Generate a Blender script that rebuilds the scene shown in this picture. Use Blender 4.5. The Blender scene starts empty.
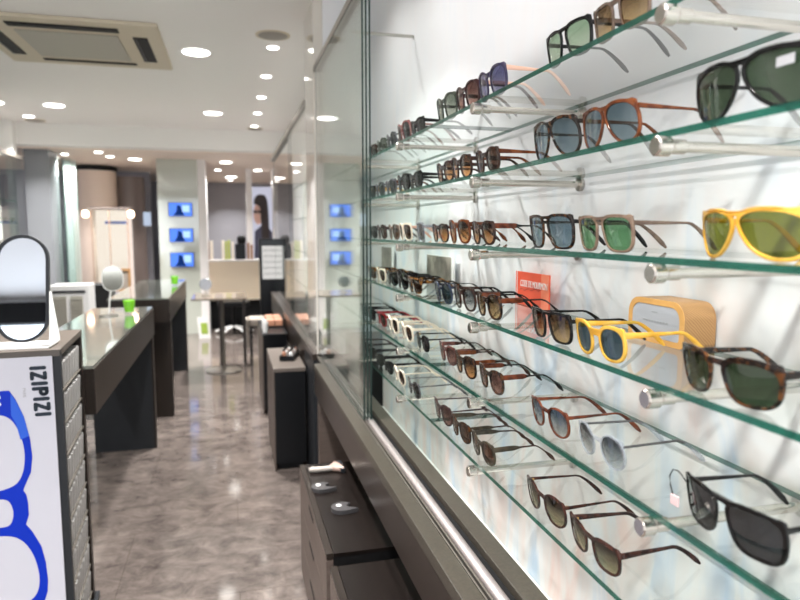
import bpy, bmesh, math, random
from mathutils import Vector, Matrix
random.seed(7)
PI = math.pi
S = bpy.context.scene
COL = S.collection
EYE = 1.36

# ------------------------------------------------------------------ materials
def nt(name):
    m = bpy.data.materials.new(name); m.use_nodes = True
    t = m.node_tree; t.nodes.clear()
    o = t.nodes.new('ShaderNodeOutputMaterial')
    return m, t, o
def lin(c):
    return tuple((x/255/12.92 if x/255 <= .04045 else ((x/255+.055)/1.055)**2.4) for x in c)+(1,)
def pbr(name, rgb, rough=.5, metal=0, spec=.5, bump=0, bscale=40, var=0, vscale=8, coat=0, stretch=None, trans=0):
    """principled with optional noise variation of colour and bump"""
    m, t, o = nt(name)
    p = t.nodes.new('ShaderNodeBsdfPrincipled')
    p.inputs['Base Color'].default_value = lin(rgb)
    p.inputs['Roughness'].default_value = rough
    p.inputs['Metallic'].default_value = metal
    p.inputs['Specular IOR Level'].default_value = spec
    p.inputs['Coat Weight'].default_value = coat
    p.inputs['Coat Roughness'].default_value = .08
    p.inputs['Transmission Weight'].default_value = trans
    tc = t.nodes.new('ShaderNodeTexCoord'); mp = t.nodes.new('ShaderNodeMapping')
    t.links.new(tc.outputs['Object'], mp.inputs['Vector'])
    if stretch: mp.inputs['Scale'].default_value = stretch
    if var:
        n = t.nodes.new('ShaderNodeTexNoise'); n.inputs['Scale'].default_value = vscale
        n.inputs['Detail'].default_value = 5; n.inputs['Roughness'].default_value = .6
        t.links.new(mp.outputs['Vector'], n.inputs['Vector'])
        r = t.nodes.new('ShaderNodeValToRGB')
        c = lin(rgb)
        r.color_ramp.elements[0].position = .3; r.color_ramp.elements[1].position = .7
        r.color_ramp.elements[0].color = tuple(x*(1-var) for x in c[:3])+(1,)
        r.color_ramp.elements[1].color = tuple(min(1, x*(1+var)) for x in c[:3])+(1,)
        t.links.new(n.outputs['Fac'], r.inputs['Fac']); t.links.new(r.outputs['Color'], p.inputs['Base Color'])
    if bump:
        n2 = t.nodes.new('ShaderNodeTexNoise'); n2.inputs['Scale'].default_value = bscale
        t.links.new(mp.outputs['Vector'], n2.inputs['Vector'])
        b = t.nodes.new('ShaderNodeBump'); b.inputs['Strength'].default_value = bump; b.inputs['Distance'].default_value = .002
        t.links.new(n2.outputs['Fac'], b.inputs['Height']); t.links.new(b.outputs['Normal'], p.inputs['Normal'])
    t.links.new(p.outputs['BSDF'], o.inputs['Surface'])
    return m
def emit(name, rgb, s):
    m, t, o = nt(name)
    e = t.nodes.new('ShaderNodeEmission'); e.inputs['Color'].default_value = lin(rgb); e.inputs['Strength'].default_value = s
    t.links.new(e.outputs[0], o.inputs['Surface']); return m
def sheet(name, tint, ior=1.5, rough=.0, grad=None, zspan=(.006, .038), haze=0):
    """glass that lets light straight through: tinted on its way in, mirror-like by Fresnel on the outer face"""
    m, t, o = nt(name)
    tr = t.nodes.new('ShaderNodeBsdfTransparent'); gl = t.nodes.new('ShaderNodeBsdfGlossy')
    gl.inputs['Roughness'].default_value = rough; gl.inputs['Color'].default_value = (1, 1, 1, 1)
    fr = t.nodes.new('ShaderNodeFresnel'); fr.inputs['IOR'].default_value = ior
    ge = t.nodes.new('ShaderNodeNewGeometry')
    inv = t.nodes.new('ShaderNodeMath'); inv.operation = 'SUBTRACT'; inv.inputs[0].default_value = 1
    t.links.new(ge.outputs['Backfacing'], inv.inputs[1])
    mul = t.nodes.new('ShaderNodeMath'); mul.operation = 'MULTIPLY'
    t.links.new(fr.outputs[0], mul.inputs[0]); t.links.new(inv.outputs[0], mul.inputs[1])
    cm = t.nodes.new('ShaderNodeMixRGB'); cm.inputs[1].default_value = lin(tint); cm.inputs[2].default_value = (1, 1, 1, 1)
    t.links.new(ge.outputs['Backfacing'], cm.inputs[0])
    if grad:
        tc = t.nodes.new('ShaderNodeTexCoord'); sx = t.nodes.new('ShaderNodeSeparateXYZ')
        t.links.new(tc.outputs['Object'], sx.inputs[0])
        mr = t.nodes.new('ShaderNodeMapRange'); mr.inputs[1].default_value = zspan[0]; mr.inputs[2].default_value = zspan[1]
        t.links.new(sx.outputs['Z'], mr.inputs[0])
        r = t.nodes.new('ShaderNodeMixRGB'); r.inputs[1].default_value = lin(grad); r.inputs[2].default_value = lin(tint)
        t.links.new(mr.outputs[0], r.inputs[0]); t.links.new(r.outputs[0], cm.inputs[1])
    t.links.new(cm.outputs[0], tr.inputs['Color'])
    mx = t.nodes.new('ShaderNodeMixShader')
    t.links.new(mul.outputs[0], mx.inputs[0]); t.links.new(tr.outputs[0], mx.inputs[1]); t.links.new(gl.outputs[0], mx.inputs[2])
    out = mx
    if haze:
        df = t.nodes.new('ShaderNodeBsdfDiffuse'); df.inputs['Color'].default_value = lin(tint)
        m2 = t.nodes.new('ShaderNodeMixShader'); m2.inputs[0].default_value = haze
        t.links.new(mx.outputs[0], m2.inputs[1]); t.links.new(df.outputs[0], m2.inputs[2]); out = m2
    t.links.new(out.outputs[0], o.inputs['Surface']); return m
def acetate(name, c1, c2=None, scale=90, rough=.12, see=0, lo=.42, hi=.58):
    """polished acetate, two colours of a tortoise mottle, optionally see-through"""
    m, t, o = nt(name)
    p = t.nodes.new('ShaderNodeBsdfPrincipled'); p.inputs['Roughness'].default_value = rough
    c1, c2 = [tuple(q*.74 for q in c) if c and max(c) < 200 else c for c in (c1, c2)]
    p.inputs['Base Color'].default_value = lin(c1); p.inputs['Specular IOR Level'].default_value = .38; p.inputs['Coat Weight'].default_value = .0
    if c2:
        tc = t.nodes.new('ShaderNodeTexCoord'); n = t.nodes.new('ShaderNodeTexNoise')
        n.inputs['Scale'].default_value = scale; n.inputs['Detail'].default_value = 2
        t.links.new(tc.outputs['Object'], n.inputs['Vector'])
        r = t.nodes.new('ShaderNodeValToRGB'); r.color_ramp.elements[0].position = lo; r.color_ramp.elements[1].position = hi
        r.color_ramp.elements[0].color = lin(c1); r.color_ramp.elements[1].color = lin(c2)
        t.links.new(n.outputs['Fac'], r.inputs['Fac']); t.links.new(r.outputs[0], p.inputs['Base Color'])
    if see:
        tr = t.nodes.new('ShaderNodeBsdfTransparent'); tr.inputs['Color'].default_value = lin(tuple(min(255, int(x*.35+165)) for x in c1))
        mx = t.nodes.new('ShaderNodeMixShader'); mx.inputs[0].default_value = see
        t.links.new(p.outputs[0], mx.inputs[1]); t.links.new(tr.outputs[0], mx.inputs[2]); t.links.new(mx.outputs[0], o.inputs['Surface'])
    else:
        t.links.new(p.outputs[0], o.inputs['Surface'])
    return m
def floor_mat():
    m, t, o = nt('polished_marble_floor')
    p = t.nodes.new('ShaderNodeBsdfPrincipled')
    tc = t.nodes.new('ShaderNodeTexCoord')
    mp = t.nodes.new('ShaderNodeMapping'); mp.inputs['Scale'].default_value = (1.5, 2.1, 1); mp.inputs['Rotation'].default_value = (0, 0, .5)
    t.links.new(tc.outputs['Object'], mp.inputs[0])
    n = t.nodes.new('ShaderNodeTexNoise'); n.inputs['Scale'].default_value = 4.6; n.inputs['Detail'].default_value = 14
    n.inputs['Roughness'].default_value = .74; n.inputs['Distortion'].default_value = .5
    t.links.new(mp.outputs[0], n.inputs['Vector'])
    r = t.nodes.new('ShaderNodeValToRGB')
    e = r.color_ramp.elements
    e[0].position = .32; e[0].color = lin((66, 59, 56)); e[1].position = .70; e[1].color = lin((130, 119, 112))
    x = e.new(.5); x.color = lin((100, 91, 86))
    t.links.new(n.outputs['Fac'], r.inputs[0])
    br = t.nodes.new('ShaderNodeTexBrick'); br.inputs['Scale'].default_value = 1; br.inputs['Brick Width'].default_value = .9
    br.inputs['Row Height'].default_value = .6; br.inputs['Mortar Size'].default_value = .0018; br.inputs['Mortar Smooth'].default_value = .3
    br.inputs['Color1'].default_value = (1, 1, 1, 1); br.inputs['Color2'].default_value = (.88, .88, .88, 1); br.inputs['Mortar'].default_value = (.6, .58, .56, 1)
    t.links.new(tc.outputs['Object'], br.inputs[0])
    mx = t.nodes.new('ShaderNodeMixRGB'); mx.blend_type = 'MULTIPLY'; mx.inputs[0].default_value = 1
    t.links.new(r.outputs[0], mx.inputs[1]); t.links.new(br.outputs['Color'], mx.inputs[2])
    t.links.new(mx.outputs[0], p.inputs['Base Color'])
    mr = t.nodes.new('ShaderNodeMapRange'); mr.inputs[3].default_value = .05; mr.inputs[4].default_value = .12
    t.links.new(n.outputs['Fac'], mr.inputs[0]); t.links.new(mr.outputs[0], p.inputs['Roughness'])
    p.inputs['Specular IOR Level'].default_value = .6
    t.links.new(p.outputs[0], o.inputs[0]); return m
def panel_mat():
    """white back panel with reflections and shadows painted in as faint pinkish and bluish streaks"""
    m, t, o = nt('white_panel_painted_reflections')
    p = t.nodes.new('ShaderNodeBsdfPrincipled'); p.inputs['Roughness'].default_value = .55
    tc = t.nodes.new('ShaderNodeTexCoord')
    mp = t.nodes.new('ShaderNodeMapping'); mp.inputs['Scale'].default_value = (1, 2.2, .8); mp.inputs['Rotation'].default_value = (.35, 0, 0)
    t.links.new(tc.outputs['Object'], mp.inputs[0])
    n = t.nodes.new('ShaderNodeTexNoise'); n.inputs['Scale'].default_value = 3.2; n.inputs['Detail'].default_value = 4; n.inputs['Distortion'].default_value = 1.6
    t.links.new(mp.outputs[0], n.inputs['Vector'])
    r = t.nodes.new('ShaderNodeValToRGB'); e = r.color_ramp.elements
    e[0].position = .30; e[0].color = lin((178, 194, 212)); e[1].position = .74; e[1].color = lin((218, 190, 182))  # bluish and pinkish tints painted in for reflections and shadows on the panel
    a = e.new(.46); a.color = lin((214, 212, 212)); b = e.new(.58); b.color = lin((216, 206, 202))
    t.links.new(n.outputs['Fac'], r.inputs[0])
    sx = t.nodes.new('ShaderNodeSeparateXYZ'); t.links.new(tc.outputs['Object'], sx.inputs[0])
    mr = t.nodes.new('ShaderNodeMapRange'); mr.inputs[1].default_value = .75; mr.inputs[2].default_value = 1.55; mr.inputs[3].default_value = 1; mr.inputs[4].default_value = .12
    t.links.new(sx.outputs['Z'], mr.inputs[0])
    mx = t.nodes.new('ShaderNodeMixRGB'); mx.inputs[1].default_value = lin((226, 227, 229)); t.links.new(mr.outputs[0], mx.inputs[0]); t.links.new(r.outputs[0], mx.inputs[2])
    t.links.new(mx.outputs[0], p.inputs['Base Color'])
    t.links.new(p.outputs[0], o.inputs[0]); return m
def wood_mat(name, c1, c2, rough=.45):
    m, t, o = nt(name)
    p = t.nodes.new('ShaderNodeBsdfPrincipled'); p.inputs['Roughness'].default_value = rough
    tc = t.nodes.new('ShaderNodeTexCoord'); w = t.nodes.new('ShaderNodeTexWave')
    w.inputs['Scale'].default_value = 120; w.inputs['Distortion'].default_value = 3; w.inputs['Detail'].default_value = 3; w.inputs['Detail Scale'].default_value = .6
    w.bands_direction = 'DIAGONAL'
    t.links.new(tc.outputs['Object'], w.inputs[0])
    r = t.nodes.new('ShaderNodeValToRGB'); r.color_ramp.elements[0].color = lin(c1); r.color_ramp.elements[1].color = lin(c2)
    t.links.new(w.outputs['Fac'], r.inputs[0]); t.links.new(r.outputs[0], p.inputs['Base Color']); t.links.new(p.outputs[0], o.inputs[0])
    return m

M = {}
M['floor'] = floor_mat()
M['ceiling'] = pbr('ceiling_paint', (246, 243, 241), .6)
M['wall'] = pbr('wall_paint', (240, 238, 236), .5)
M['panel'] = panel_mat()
M['beam'] = pbr('beam_paint', (240, 238, 235), .6)
M['cream'] = pbr('cream_lacquer', (212, 204, 192), .35)
M['tabletop'] = pbr('table_glass', (120, 108, 94), .12, spec=.8)
M['pillar'] = pbr('glossy_cream_lacquer', (214, 208, 198), .06, spec=.8, coat=.8)
M['peach'] = pbr('peach_paint', (240, 224, 210), .6)
M['peachcol'] = pbr('pale_peach_cladding', (226, 206, 192), .4)
M['greywall'] = pbr('grey_wall_paint', (158, 158, 166), .6)
M['darkcol'] = pbr('taupe_cladding', (112, 100, 96), .4)
M['greycol'] = pbr('grey_pillar_paint', (122, 124, 128), .5)
M['beige'] = pbr('beige_partition', (246, 228, 202), .5)
M['shelf'] = sheet('shelf_glass', (248, 252, 250), 1.45)
M['edge'] = pbr('green_glass_edge', (16, 66, 55), .2, coat=.4, var=.4, vscale=9)
def clear_mix(m, f, tint):
    t = m.node_tree; o = [n for n in t.nodes if n.type == 'OUTPUT_MATERIAL'][0]; src = o.inputs['Surface'].links[0].from_socket
    tr = t.nodes.new('ShaderNodeBsdfTransparent'); tr.inputs['Color'].default_value = lin(tint)
    mx = t.nodes.new('ShaderNodeMixShader'); mx.inputs[0].default_value = f
    t.links.new(src, mx.inputs[1]); t.links.new(tr.outputs[0], mx.inputs[2]); t.links.new(mx.outputs[0], o.inputs['Surface'])
clear_mix(M['edge'], .22, (80, 170, 146))
M['pane'] = sheet('door_glass', (248, 252, 250), 1.65)
M['paneedge'] = pbr('door_glass_edge', (30, 52, 48), .2)
M['counterglass'] = pbr('counter_glass', (120, 124, 116), .04, spec=1, coat=1)
M['mirror'] = pbr('mirror_silver', (206, 212, 220), .01, metal=1)
M['colglass'] = pbr('lacquered_glass', (196, 200, 190), .06, spec=.9, coat=.7)
M['chrome'] = pbr('polished_chrome', (206, 200, 192), .22, metal=1)
M['satinrail'] = pbr('satin_chrome_rail', (214, 204, 202), .38, metal=.9)
M['steel'] = pbr('satin_steel', (186, 182, 175), .3, metal=1)
M['rail'] = pbr('grey_aluminium', (118, 112, 104), .4, metal=.6)
M['stone'] = pbr('olive_grey_stone', (62, 57, 49), .35, var=.25, vscale=140, bump=.08)
M['fascia'] = pbr('bronze_laminate', (54, 46, 42), .28, spec=.35, metal=.25, var=.1, vscale=6)
M['walnut'] = pbr('dark_brown_laminate', (38, 32, 28), .32, spec=.22, var=.22, vscale=12, stretch=(8, .6, .6))
M['darktop'] = pbr('dark_walnut_top', (21, 16, 14), .3, spec=.22, var=.3, vscale=9, stretch=(8, .5, 1))
M['unit'] = pbr('brown_grey_laminate', (88, 77, 71), .42, spec=.22, var=.18, vscale=10, stretch=(.6, .6, 6))
M['darkgrey'] = pbr('charcoal_panel', (38, 40, 43), .4, spec=.22)
M['black'] = pbr('black_lacquer', (16, 17, 19), .3, spec=.22)
M['matblack'] = pbr('matt_black', (18, 18, 19), .6, spec=.22)
M['white'] = pbr('white_plastic', (235, 234, 232), .4)
M['signwhite'] = pbr('sign_white', (192, 192, 201), .4, spec=.3)
M['blue'] = pbr('sign_blue', (4, 44, 172), .45, spec=.2)
M['blue2'] = pbr('sign_light_blue', (46, 92, 200), .45, spec=.2)
M['slate'] = pbr('slate_ink', (40, 48, 58), .5, spec=.2)
M['ink'] = pbr('grey_ink', (150, 150, 152), .5)
M['acbeige'] = pbr('ac_beige_plastic', (206, 194, 172), .5)
M['acgrille'] = pbr('ac_grille', (176, 172, 160), .55, bump=.4, bscale=300)
M['speaker'] = pbr('grille_grey', (150, 144, 136), .6, bump=.3, bscale=400)
M['lamp'] = emit('lamp_diffuser', (255, 250, 242), 12)
M['lampwarm'] = emit('warm_showcase_lamp', (255, 222, 190), 10)
M['screen'] = emit('screen_light', (92, 140, 255), 1.3)
M['screen2'] = emit('screen_light_pale', (170, 205, 255), 1.5)
M['screen3'] = emit('screen_dark_blue', (30, 60, 130), .8)
M['red'] = pbr('red_card', (226, 84, 52), .45)
M['redlight'] = pbr('light_red_card', (236, 128, 96), .45)
M['wood'] = wood_mat('striped_oak', (176, 134, 88), (150, 110, 70))
M['woodrim'] = pbr('pale_oak_rim', (214, 160, 92), .45, var=.08, vscale=30)
M['greycase'] = pbr('grey_case_face', (176, 176, 182), .5)
M['silver'] = pbr('silver_packet', (178, 176, 173), .28, metal=.15, bump=.4, bscale=120)
M['taupe'] = pbr('taupe_top', (92, 83, 76), .4)
M['lime'] = pbr('lime_gel', (132, 214, 30), .3)
M['tumbler'] = sheet('tumbler_glass', (240, 246, 240), 1.45)
M['skin'] = pbr('poster_skin', (232, 190, 176), .5)
M['hair'] = pbr('poster_hair', (46, 34, 32), .5)
M['coat'] = pbr('poster_coat', (72, 72, 92), .5)
M['posterbg'] = emit('poster_backlight', (222, 222, 240), .75)
M['whitecol'] = pbr('white_column', (238, 234, 232), .4)
M['salmon'] = pbr('salmon_box', (180, 128, 102), .4)
M['cushion'] = pbr('grey_fabric', (150, 140, 130), .8, bump=.2)
M['print'] = pbr('grey_photo_print', (122, 116, 106), .4, var=.6, vscale=18)
M['tagpink'] = pbr('pale_pink_tag', (206, 178, 178), .4)
M['greenpic'] = pbr('green_print', (150, 176, 70), .5)
M['sand'] = pbr('putty_grip', (168, 159, 150), .5)
M['sandpink'] = pbr('pinkish_head', (166, 140, 128), .5)
M['tag'] = pbr('grey_tag_plastic', (62, 60, 61), .35)
M['litpanel'] = emit('showcase_glow', (255, 236, 224), 1.05)
M['book1'] = pbr('book_brown', (150, 112, 88), .6); M['book2'] = pbr('book_green', (168, 176, 84), .6); M['book3'] = pbr('book_white', (226, 216, 200), .6)
M['pavement'] = pbr('pavement', (150, 146, 140), .8)
# frames
F = {
 'black': acetate('black_acetate', (9, 9, 10)),
 'tort': acetate('dark_tortoise', (26, 16, 12), (112, 66, 30), 110, lo=.5, hi=.64),
 'tortgold': acetate('gold_tortoise', (40, 24, 15), (190, 130, 62), 90, lo=.50, hi=.62),
 'havana': acetate('havana_acetate', (96, 42, 24), (140, 70, 40), 80),
 'amber': acetate('amber_acetate', (112, 52, 22), (152, 80, 36), 70),
 'brown': acetate('brown_acetate', (52, 32, 26), (84, 54, 42), 90),
 'redbrown': acetate('red_brown_acetate', (44, 20, 17), (80, 42, 32), 80),
 'burgundy': acetate('burgundy_acetate', (64, 34, 38), (92, 54, 56), 80),
 'plum': acetate('plum_brown_acetate', (66, 44, 44), (90, 64, 62), 80),
 'olive': acetate('olive_brown_acetate', (62, 54, 42), (92, 80, 62), 80),
 'smoke': acetate('smoky_brown_acetate', (136, 112, 98), (166, 140, 122), 60, see=.25),
 'taupe': acetate('taupe_crystal', (170, 142, 122), (196, 164, 140), 60, see=.25),
 'yellow': acetate('honey_yellow_acetate', (224, 168, 56), (230, 184, 80), 40, see=.22),
 'clear': acetate('clear_crystal', (196, 200, 208), see=.78),
 'white': acetate('ivory_acetate', (242, 230, 208)),
 'red': acetate('red_acetate', (196, 30, 46)),
 'rose': acetate('rose_crystal', (160, 104, 94), (120, 72, 66), 60, see=.15),
 'purple': acetate('violet_acetate', (64, 60, 100), (104, 92, 124), 60),
 'peach': acetate('peach_acetate', (230, 186, 164)),
 'navy': acetate('navy_acetate', (28, 36, 58), (66, 82, 110), 60),
 'grey': acetate('grey_acetate', (92, 94, 98), (124, 126, 130), 60),
 'green': acetate('green_grey_acetate', (84, 94, 84), (120, 128, 112), 60, see=.2),
 'pattern': acetate('pink_mottled_acetate', (150, 50, 58), (190, 150, 140), 140),
 'gunmetal': pbr('gunmetal', (112, 110, 112), .25, metal=.9),
 'gold': pbr('gold_metal', (226, 182, 110), .2, metal=1),
}
LN = {  # top tint, bottom tint
 'green': sheet('lens_green', (66, 84, 62), 1.5),
 'palegreen': sheet('lens_pale_green', (150, 178, 148), 1.5, grad=(206, 222, 196)),
 'midgreen': sheet('lens_mid_green', (96, 146, 104), 1.5, grad=(120, 168, 122)),
 'g15': sheet('lens_olive_green', (122, 128, 52), 1.5, grad=(134, 138, 66)),
 'blue': sheet('lens_grey_blue', (112, 134, 146), 1.5, grad=(140, 158, 166)),
 'bluegrad': sheet('lens_blue_gradient', (76, 92, 108), 1.5, grad=(206, 206, 204)),
 'greygrad': sheet('lens_grey_gradient', (72, 78, 84), 1.5, grad=(220, 222, 222)),
 'olivegrad': sheet('lens_olive_gradient', (52, 44, 32), 1.5, grad=(176, 170, 138)),
 'browngrad': sheet('lens_brown_gradient', (96, 72, 46), 1.5, grad=(206, 176, 128)),
 'brown': sheet('lens_brown', (84, 56, 42), 1.5),
 'ambergrad': sheet('lens_amber_gradient', (74, 48, 34), 1.5, grad=(218, 156, 98)),
 'grey': sheet('lens_grey', (62, 62, 66), 1.5),
 'dark': sheet('lens_dark', (40, 40, 44), 1.5),
 'violet': sheet('lens_violet', (84, 84, 124), 1.5, grad=(140, 138, 170)),
 'slate': sheet('lens_slate', (80, 100, 110), 1.5),
 'rosebrown': sheet('lens_rose_brown', (92, 60, 54), 1.5, grad=(164, 122, 110)),
 'greengrey': sheet('lens_green_grey', (104, 112, 100), 1.5, grad=(170, 174, 160)),
}

# ------------------------------------------------------------------ helpers
def bx(bm, x0, x1, y0, y1, z0, z1, bev=0, mi=0):
    vs = [bm.verts.new((x, y, z)) for x in (x0, x1) for y in (y0, y1) for z in (z0, z1)]
    fs = [(0, 1, 3, 2), (4, 6, 7, 5), (0, 4, 5, 1), (2, 3, 7, 6), (0, 2, 6, 4), (1, 5, 7, 3)]
    F_ = [bm.faces.new([vs[i] for i in f]) for f in fs]
    for f in F_: f.material_index = mi
    if bev:
        es = list({e for f in F_ for e in f.edges})
        bmesh.ops.bevel(bm, geom=es, offset=bev, segments=2, affect='EDGES', profile=.6)
    return F_
def B(*a, bev=0):
    bm = bmesh.new(); bx(bm, *a, bev=bev); return bm
def lathe(bm, prof, n=24, c=(0, 0, 0), axis='Z', flip=False):
    """revolve (r, h) pairs about an axis through c"""
    rings = []
    for r, h in prof:
        ring = []
        for i in range(n):
            a = 2*PI*i/n
            u, v = r*math.cos(a), r*math.sin(a)
            if axis == 'Z': p = (c[0]+u, c[1]+v, c[2]+h)
            elif axis == 'X': p = (c[0]+h, c[1]+u, c[2]+v)
            else: p = (c[0]+v, c[1]+h, c[2]+u)
            ring.append(bm.verts.new(p))
        rings.append(ring)
    for k in range(len(rings)-1):
        for i in range(n):
            j = (i+1) % n
            bm.faces.new((rings[k][i], rings[k][j], rings[k+1][j], rings[k+1][i]))
    bm.faces.new(list(reversed(rings[0]))); bm.faces.new(rings[-1])
    return bm
def L(prof, n=24, c=(0, 0, 0), axis='Z'):
    return lathe(bmesh.new(), prof, n, c, axis)
def sweep(pts, ry, rz, n=8, power=2.0):
    """tube through pts; per-point half width (sideways) and half height"""
    bm = bmesh.new(); rings = []
    N = len(pts); P = [Vector(p) for p in pts]
    for i in range(N):
        d = (P[min(i+1, N-1)]-P[max(i-1, 0)]).normalized()
        side = d.cross(Vector((0, 0, 1)))
        if side.length < 1e-4: side = Vector((0, 1, 0))
        side.normalize(); up = side.cross(d).normalized()
        a = ry[i] if hasattr(ry, '__len__') else ry
        b = rz[i] if hasattr(rz, '__len__') else rz
        ring = []
        for k in range(n):
            t = 2*PI*(k+.5)/n; c, s = math.cos(t), math.sin(t)
            q = 2/power
            ring.append(bm.verts.new(P[i]+side*a*math.copysign(abs(c)**q, c)+up*b*math.copysign(abs(s)**q, s)))
        rings.append(ring)
    for i in range(N-1):
        for k in range(n):
            j = (k+1) % n
            bm.faces.new((rings[i][k], rings[i][j], rings[i+1][j], rings[i+1][k]))
    bm.faces.new(list(reversed(rings[0]))); bm.faces.new(rings[-1])
    return bm
def prism(pts, axis, d0, d1):
    """extrude a closed 2-D outline along an axis; pts given as the two other coordinates in order"""
    bm = bmesh.new()
    def p3(u, v, d):
        return {'X': (d, u, v), 'Y': (u, d, v), 'Z': (u, v, d)}[axis]
    a = [bm.verts.new(p3(u, v, d0)) for u, v in pts]; b = [bm.verts.new(p3(u, v, d1)) for u, v in pts]
    bm.faces.new(a); bm.faces.new(list(reversed(b)))
    n = len(pts)
    for i in range(n):
        j = (i+1) % n; bm.faces.new((a[i], b[i], b[j], a[j]))
    bmesh.ops.recalc_face_normals(bm, faces=bm.faces[:]); return bm
def obj(name, bm, mats, parent=None, smooth=False, ang=35):
    me = bpy.data.meshes.new(name)
    bmesh.ops.recalc_face_normals(bm, faces=bm.faces[:])
    bm.to_mesh(me); bm.free()
    for m in (mats if isinstance(mats, (list, tuple)) else [mats]): me.materials.append(m)
    o = bpy.data.objects.new(name, me); COL.objects.link(o)
    if smooth:
        for p in me.polygons: p.use_smooth = True
        try: me.set_sharp_from_angle(angle=math.radians(ang))
        except Exception: pass
    if parent: o.parent = parent
    return o
def tag(o, label, cat, group=None):
    o['label'] = label; o['category'] = cat
    if group: o['group'] = group
    return o
def thing(name, label, cat, loc=(0, 0, 0), rz=0, group=None):
    o = bpy.data.objects.new(name, None); COL.objects.link(o); o.empty_display_size = .05
    o.location = loc; o.rotation_euler = (0, 0, rz)
    return tag(o, label, cat, group)
def part(name, bm, mat, root, world=True, smooth=False):
    """a part given in world coordinates (root unrotated) or in root's own"""
    if world:
        l = Vector((0, 0, 0)); r = root
        while r is not None: l += r.location; r = r.parent
        bmesh.ops.translate(bm, verts=bm.verts[:], vec=-l)
    return obj(name, bm, mat, root, smooth)
def struct(name, bm, mat, smooth=False):
    o = obj(name, bm, mat, None, smooth); o['kind'] = 'structure'; return o
def text_mesh(name, body, size, depth, mat, parent, mtx, align='CENTER', offset=0.0):
    cu = bpy.data.curves.new(name, 'FONT'); cu.body = body; cu.size = size; cu.extrude = depth
    cu.align_x = align; cu.align_y = 'CENTER'; cu.offset = offset
    t = bpy.data.objects.new(name, cu); COL.objects.link(t)
    dg = bpy.context.evaluated_depsgraph_get()
    me = bpy.data.meshes.new_from_object(t.evaluated_get(dg))
    bpy.data.objects.remove(t); bpy.data.curves.remove(cu)
    me.name = name; me.transform(mtx)
    me.materials.clear(); me.materials.append(mat)
    o = bpy.data.objects.new(name, me); COL.objects.link(o); o.parent = parent
    return o
def fill2d(outer, holes, extr, bev):
    """solid plate with holes from outlines in the xy plane"""
    cu = bpy.data.curves.new('tmp', 'CURVE'); cu.dimensions = '2D'; cu.fill_mode = 'BOTH'
    cu.extrude = extr; cu.bevel_depth = bev; cu.bevel_resolution = 1
    for pts in [outer]+holes:
        sp = cu.splines.new('POLY'); sp.points.add(len(pts)-1); sp.use_cyclic_u = True
        for i, (x, y) in enumerate(pts): sp.points[i].co = (x, y, 0, 1)
    t = bpy.data.objects.new('tmp', cu); COL.objects.link(t)
    dg = bpy.context.evaluated_depsgraph_get()
    me = bpy.data.meshes.new_from_object(t.evaluated_get(dg))
    bpy.data.objects.remove(t); bpy.data.curves.remove(cu)
    bm = bmesh.new(); bm.from_mesh(me); bpy.data.meshes.remove(me)
    bmesh.ops.remove_doubles(bm, verts=bm.verts[:], dist=1e-5)
    return bm
def smooth_loop(pts, it=2):
    for _ in range(it):
        q = []
        n = len(pts)
        for i in range(n):
            (x0, y0), (x1, y1) = pts[i], pts[(i+1) % n]
            q += [(.75*x0+.25*x1, .75*y0+.25*y1), (.25*x0+.75*x1, .25*y0+.75*y1)]
        pts = q
    return pts

# ------------------------------------------------------------------ room shell
struct('floor', B(-4.5, 3.0, -3.0, 15.5, -.06, 0), M['floor'])
struct('ceiling', B(-4.5, 3.0, -3.0, 7.85, 2.5, 2.56), M['ceiling'])
struct('ceiling_rear', B(-4.5, 3.0, 8.05, 15.5, 2.26, 2.32), M['peach'])
struct('trim_1', B(-4.5, 3.0, 7.85, 8.05, 2.27, 2.56), M['beam'])
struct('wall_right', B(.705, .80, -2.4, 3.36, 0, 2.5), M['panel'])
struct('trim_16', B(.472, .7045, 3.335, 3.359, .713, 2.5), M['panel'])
struct('wall_right_rear', B(.73, .82, 3.36, 7.85, 0, 2.5), M['wall'])
struct('trim_2', B(.425, .728, 3.36, 3.74, .713, 2.5), M['pillar'])          # white pillar between the two show cases
struct('wall_left', B(-2.46, -2.36, -2.4, 7.85, 0, 2.5), M['wall'])
struct('trim_3', B(-2.36, -2.17, 7.72, 7.849, 2.14, 2.5), M['beam'])
struct('wall_back', B(-4.5, 3.0, 13.0, 13.1, 0, 2.26), M['greywall'])
struct('wall_back_left', B(-4.5, -1.2, 11.0, 11.1, 0, 2.26), M['greywall'])
struct('wall_far_right', B(1.9, 2.0, 8.05, 13.0, 0, 2.26), M['wall'])
struct('wall_far_left', B(-.62, -.54, 11.2, 13.0, 0, 2.26), M['cream'])
struct('trim_4', B(-2.21, -1.955, 8.2, 8.6, 0, 2.26), M['greycol'])      # grey pillar on the left
# shop front behind the camera, with its window open to daylight
fw = bmesh.new()
bx(fw, -2.62, .80, -2.5, -2.4, 2.3, 2.5); bx(fw, -2.62, .80, -2.5, -2.4, 0, .25)
bx(fw, -2.62, -2.45, -2.5, -2.4, .25, 2.3); bx(fw, .65, .80, -2.5, -2.4, .25, 2.3)
struct('wall_front', fw, M['wall'])
wf = bmesh.new()
for x in (-2.45, -1.44, -.43, .61): bx(wf, x, x+.04, -2.48, -2.42, .25, 2.3)
wn = struct('window_1', wf, M['matblack'])
struct('trim_14', B(-2.5, .70, -2.395, -2.30, 2.24, 2.44), M['matblack'])
p_ = obj('pane', B(-2.41, .61, -2.455, -2.447, .25, 2.3), sheet('shop_window_glass', (240, 244, 244), 1.5), wn)

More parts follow.
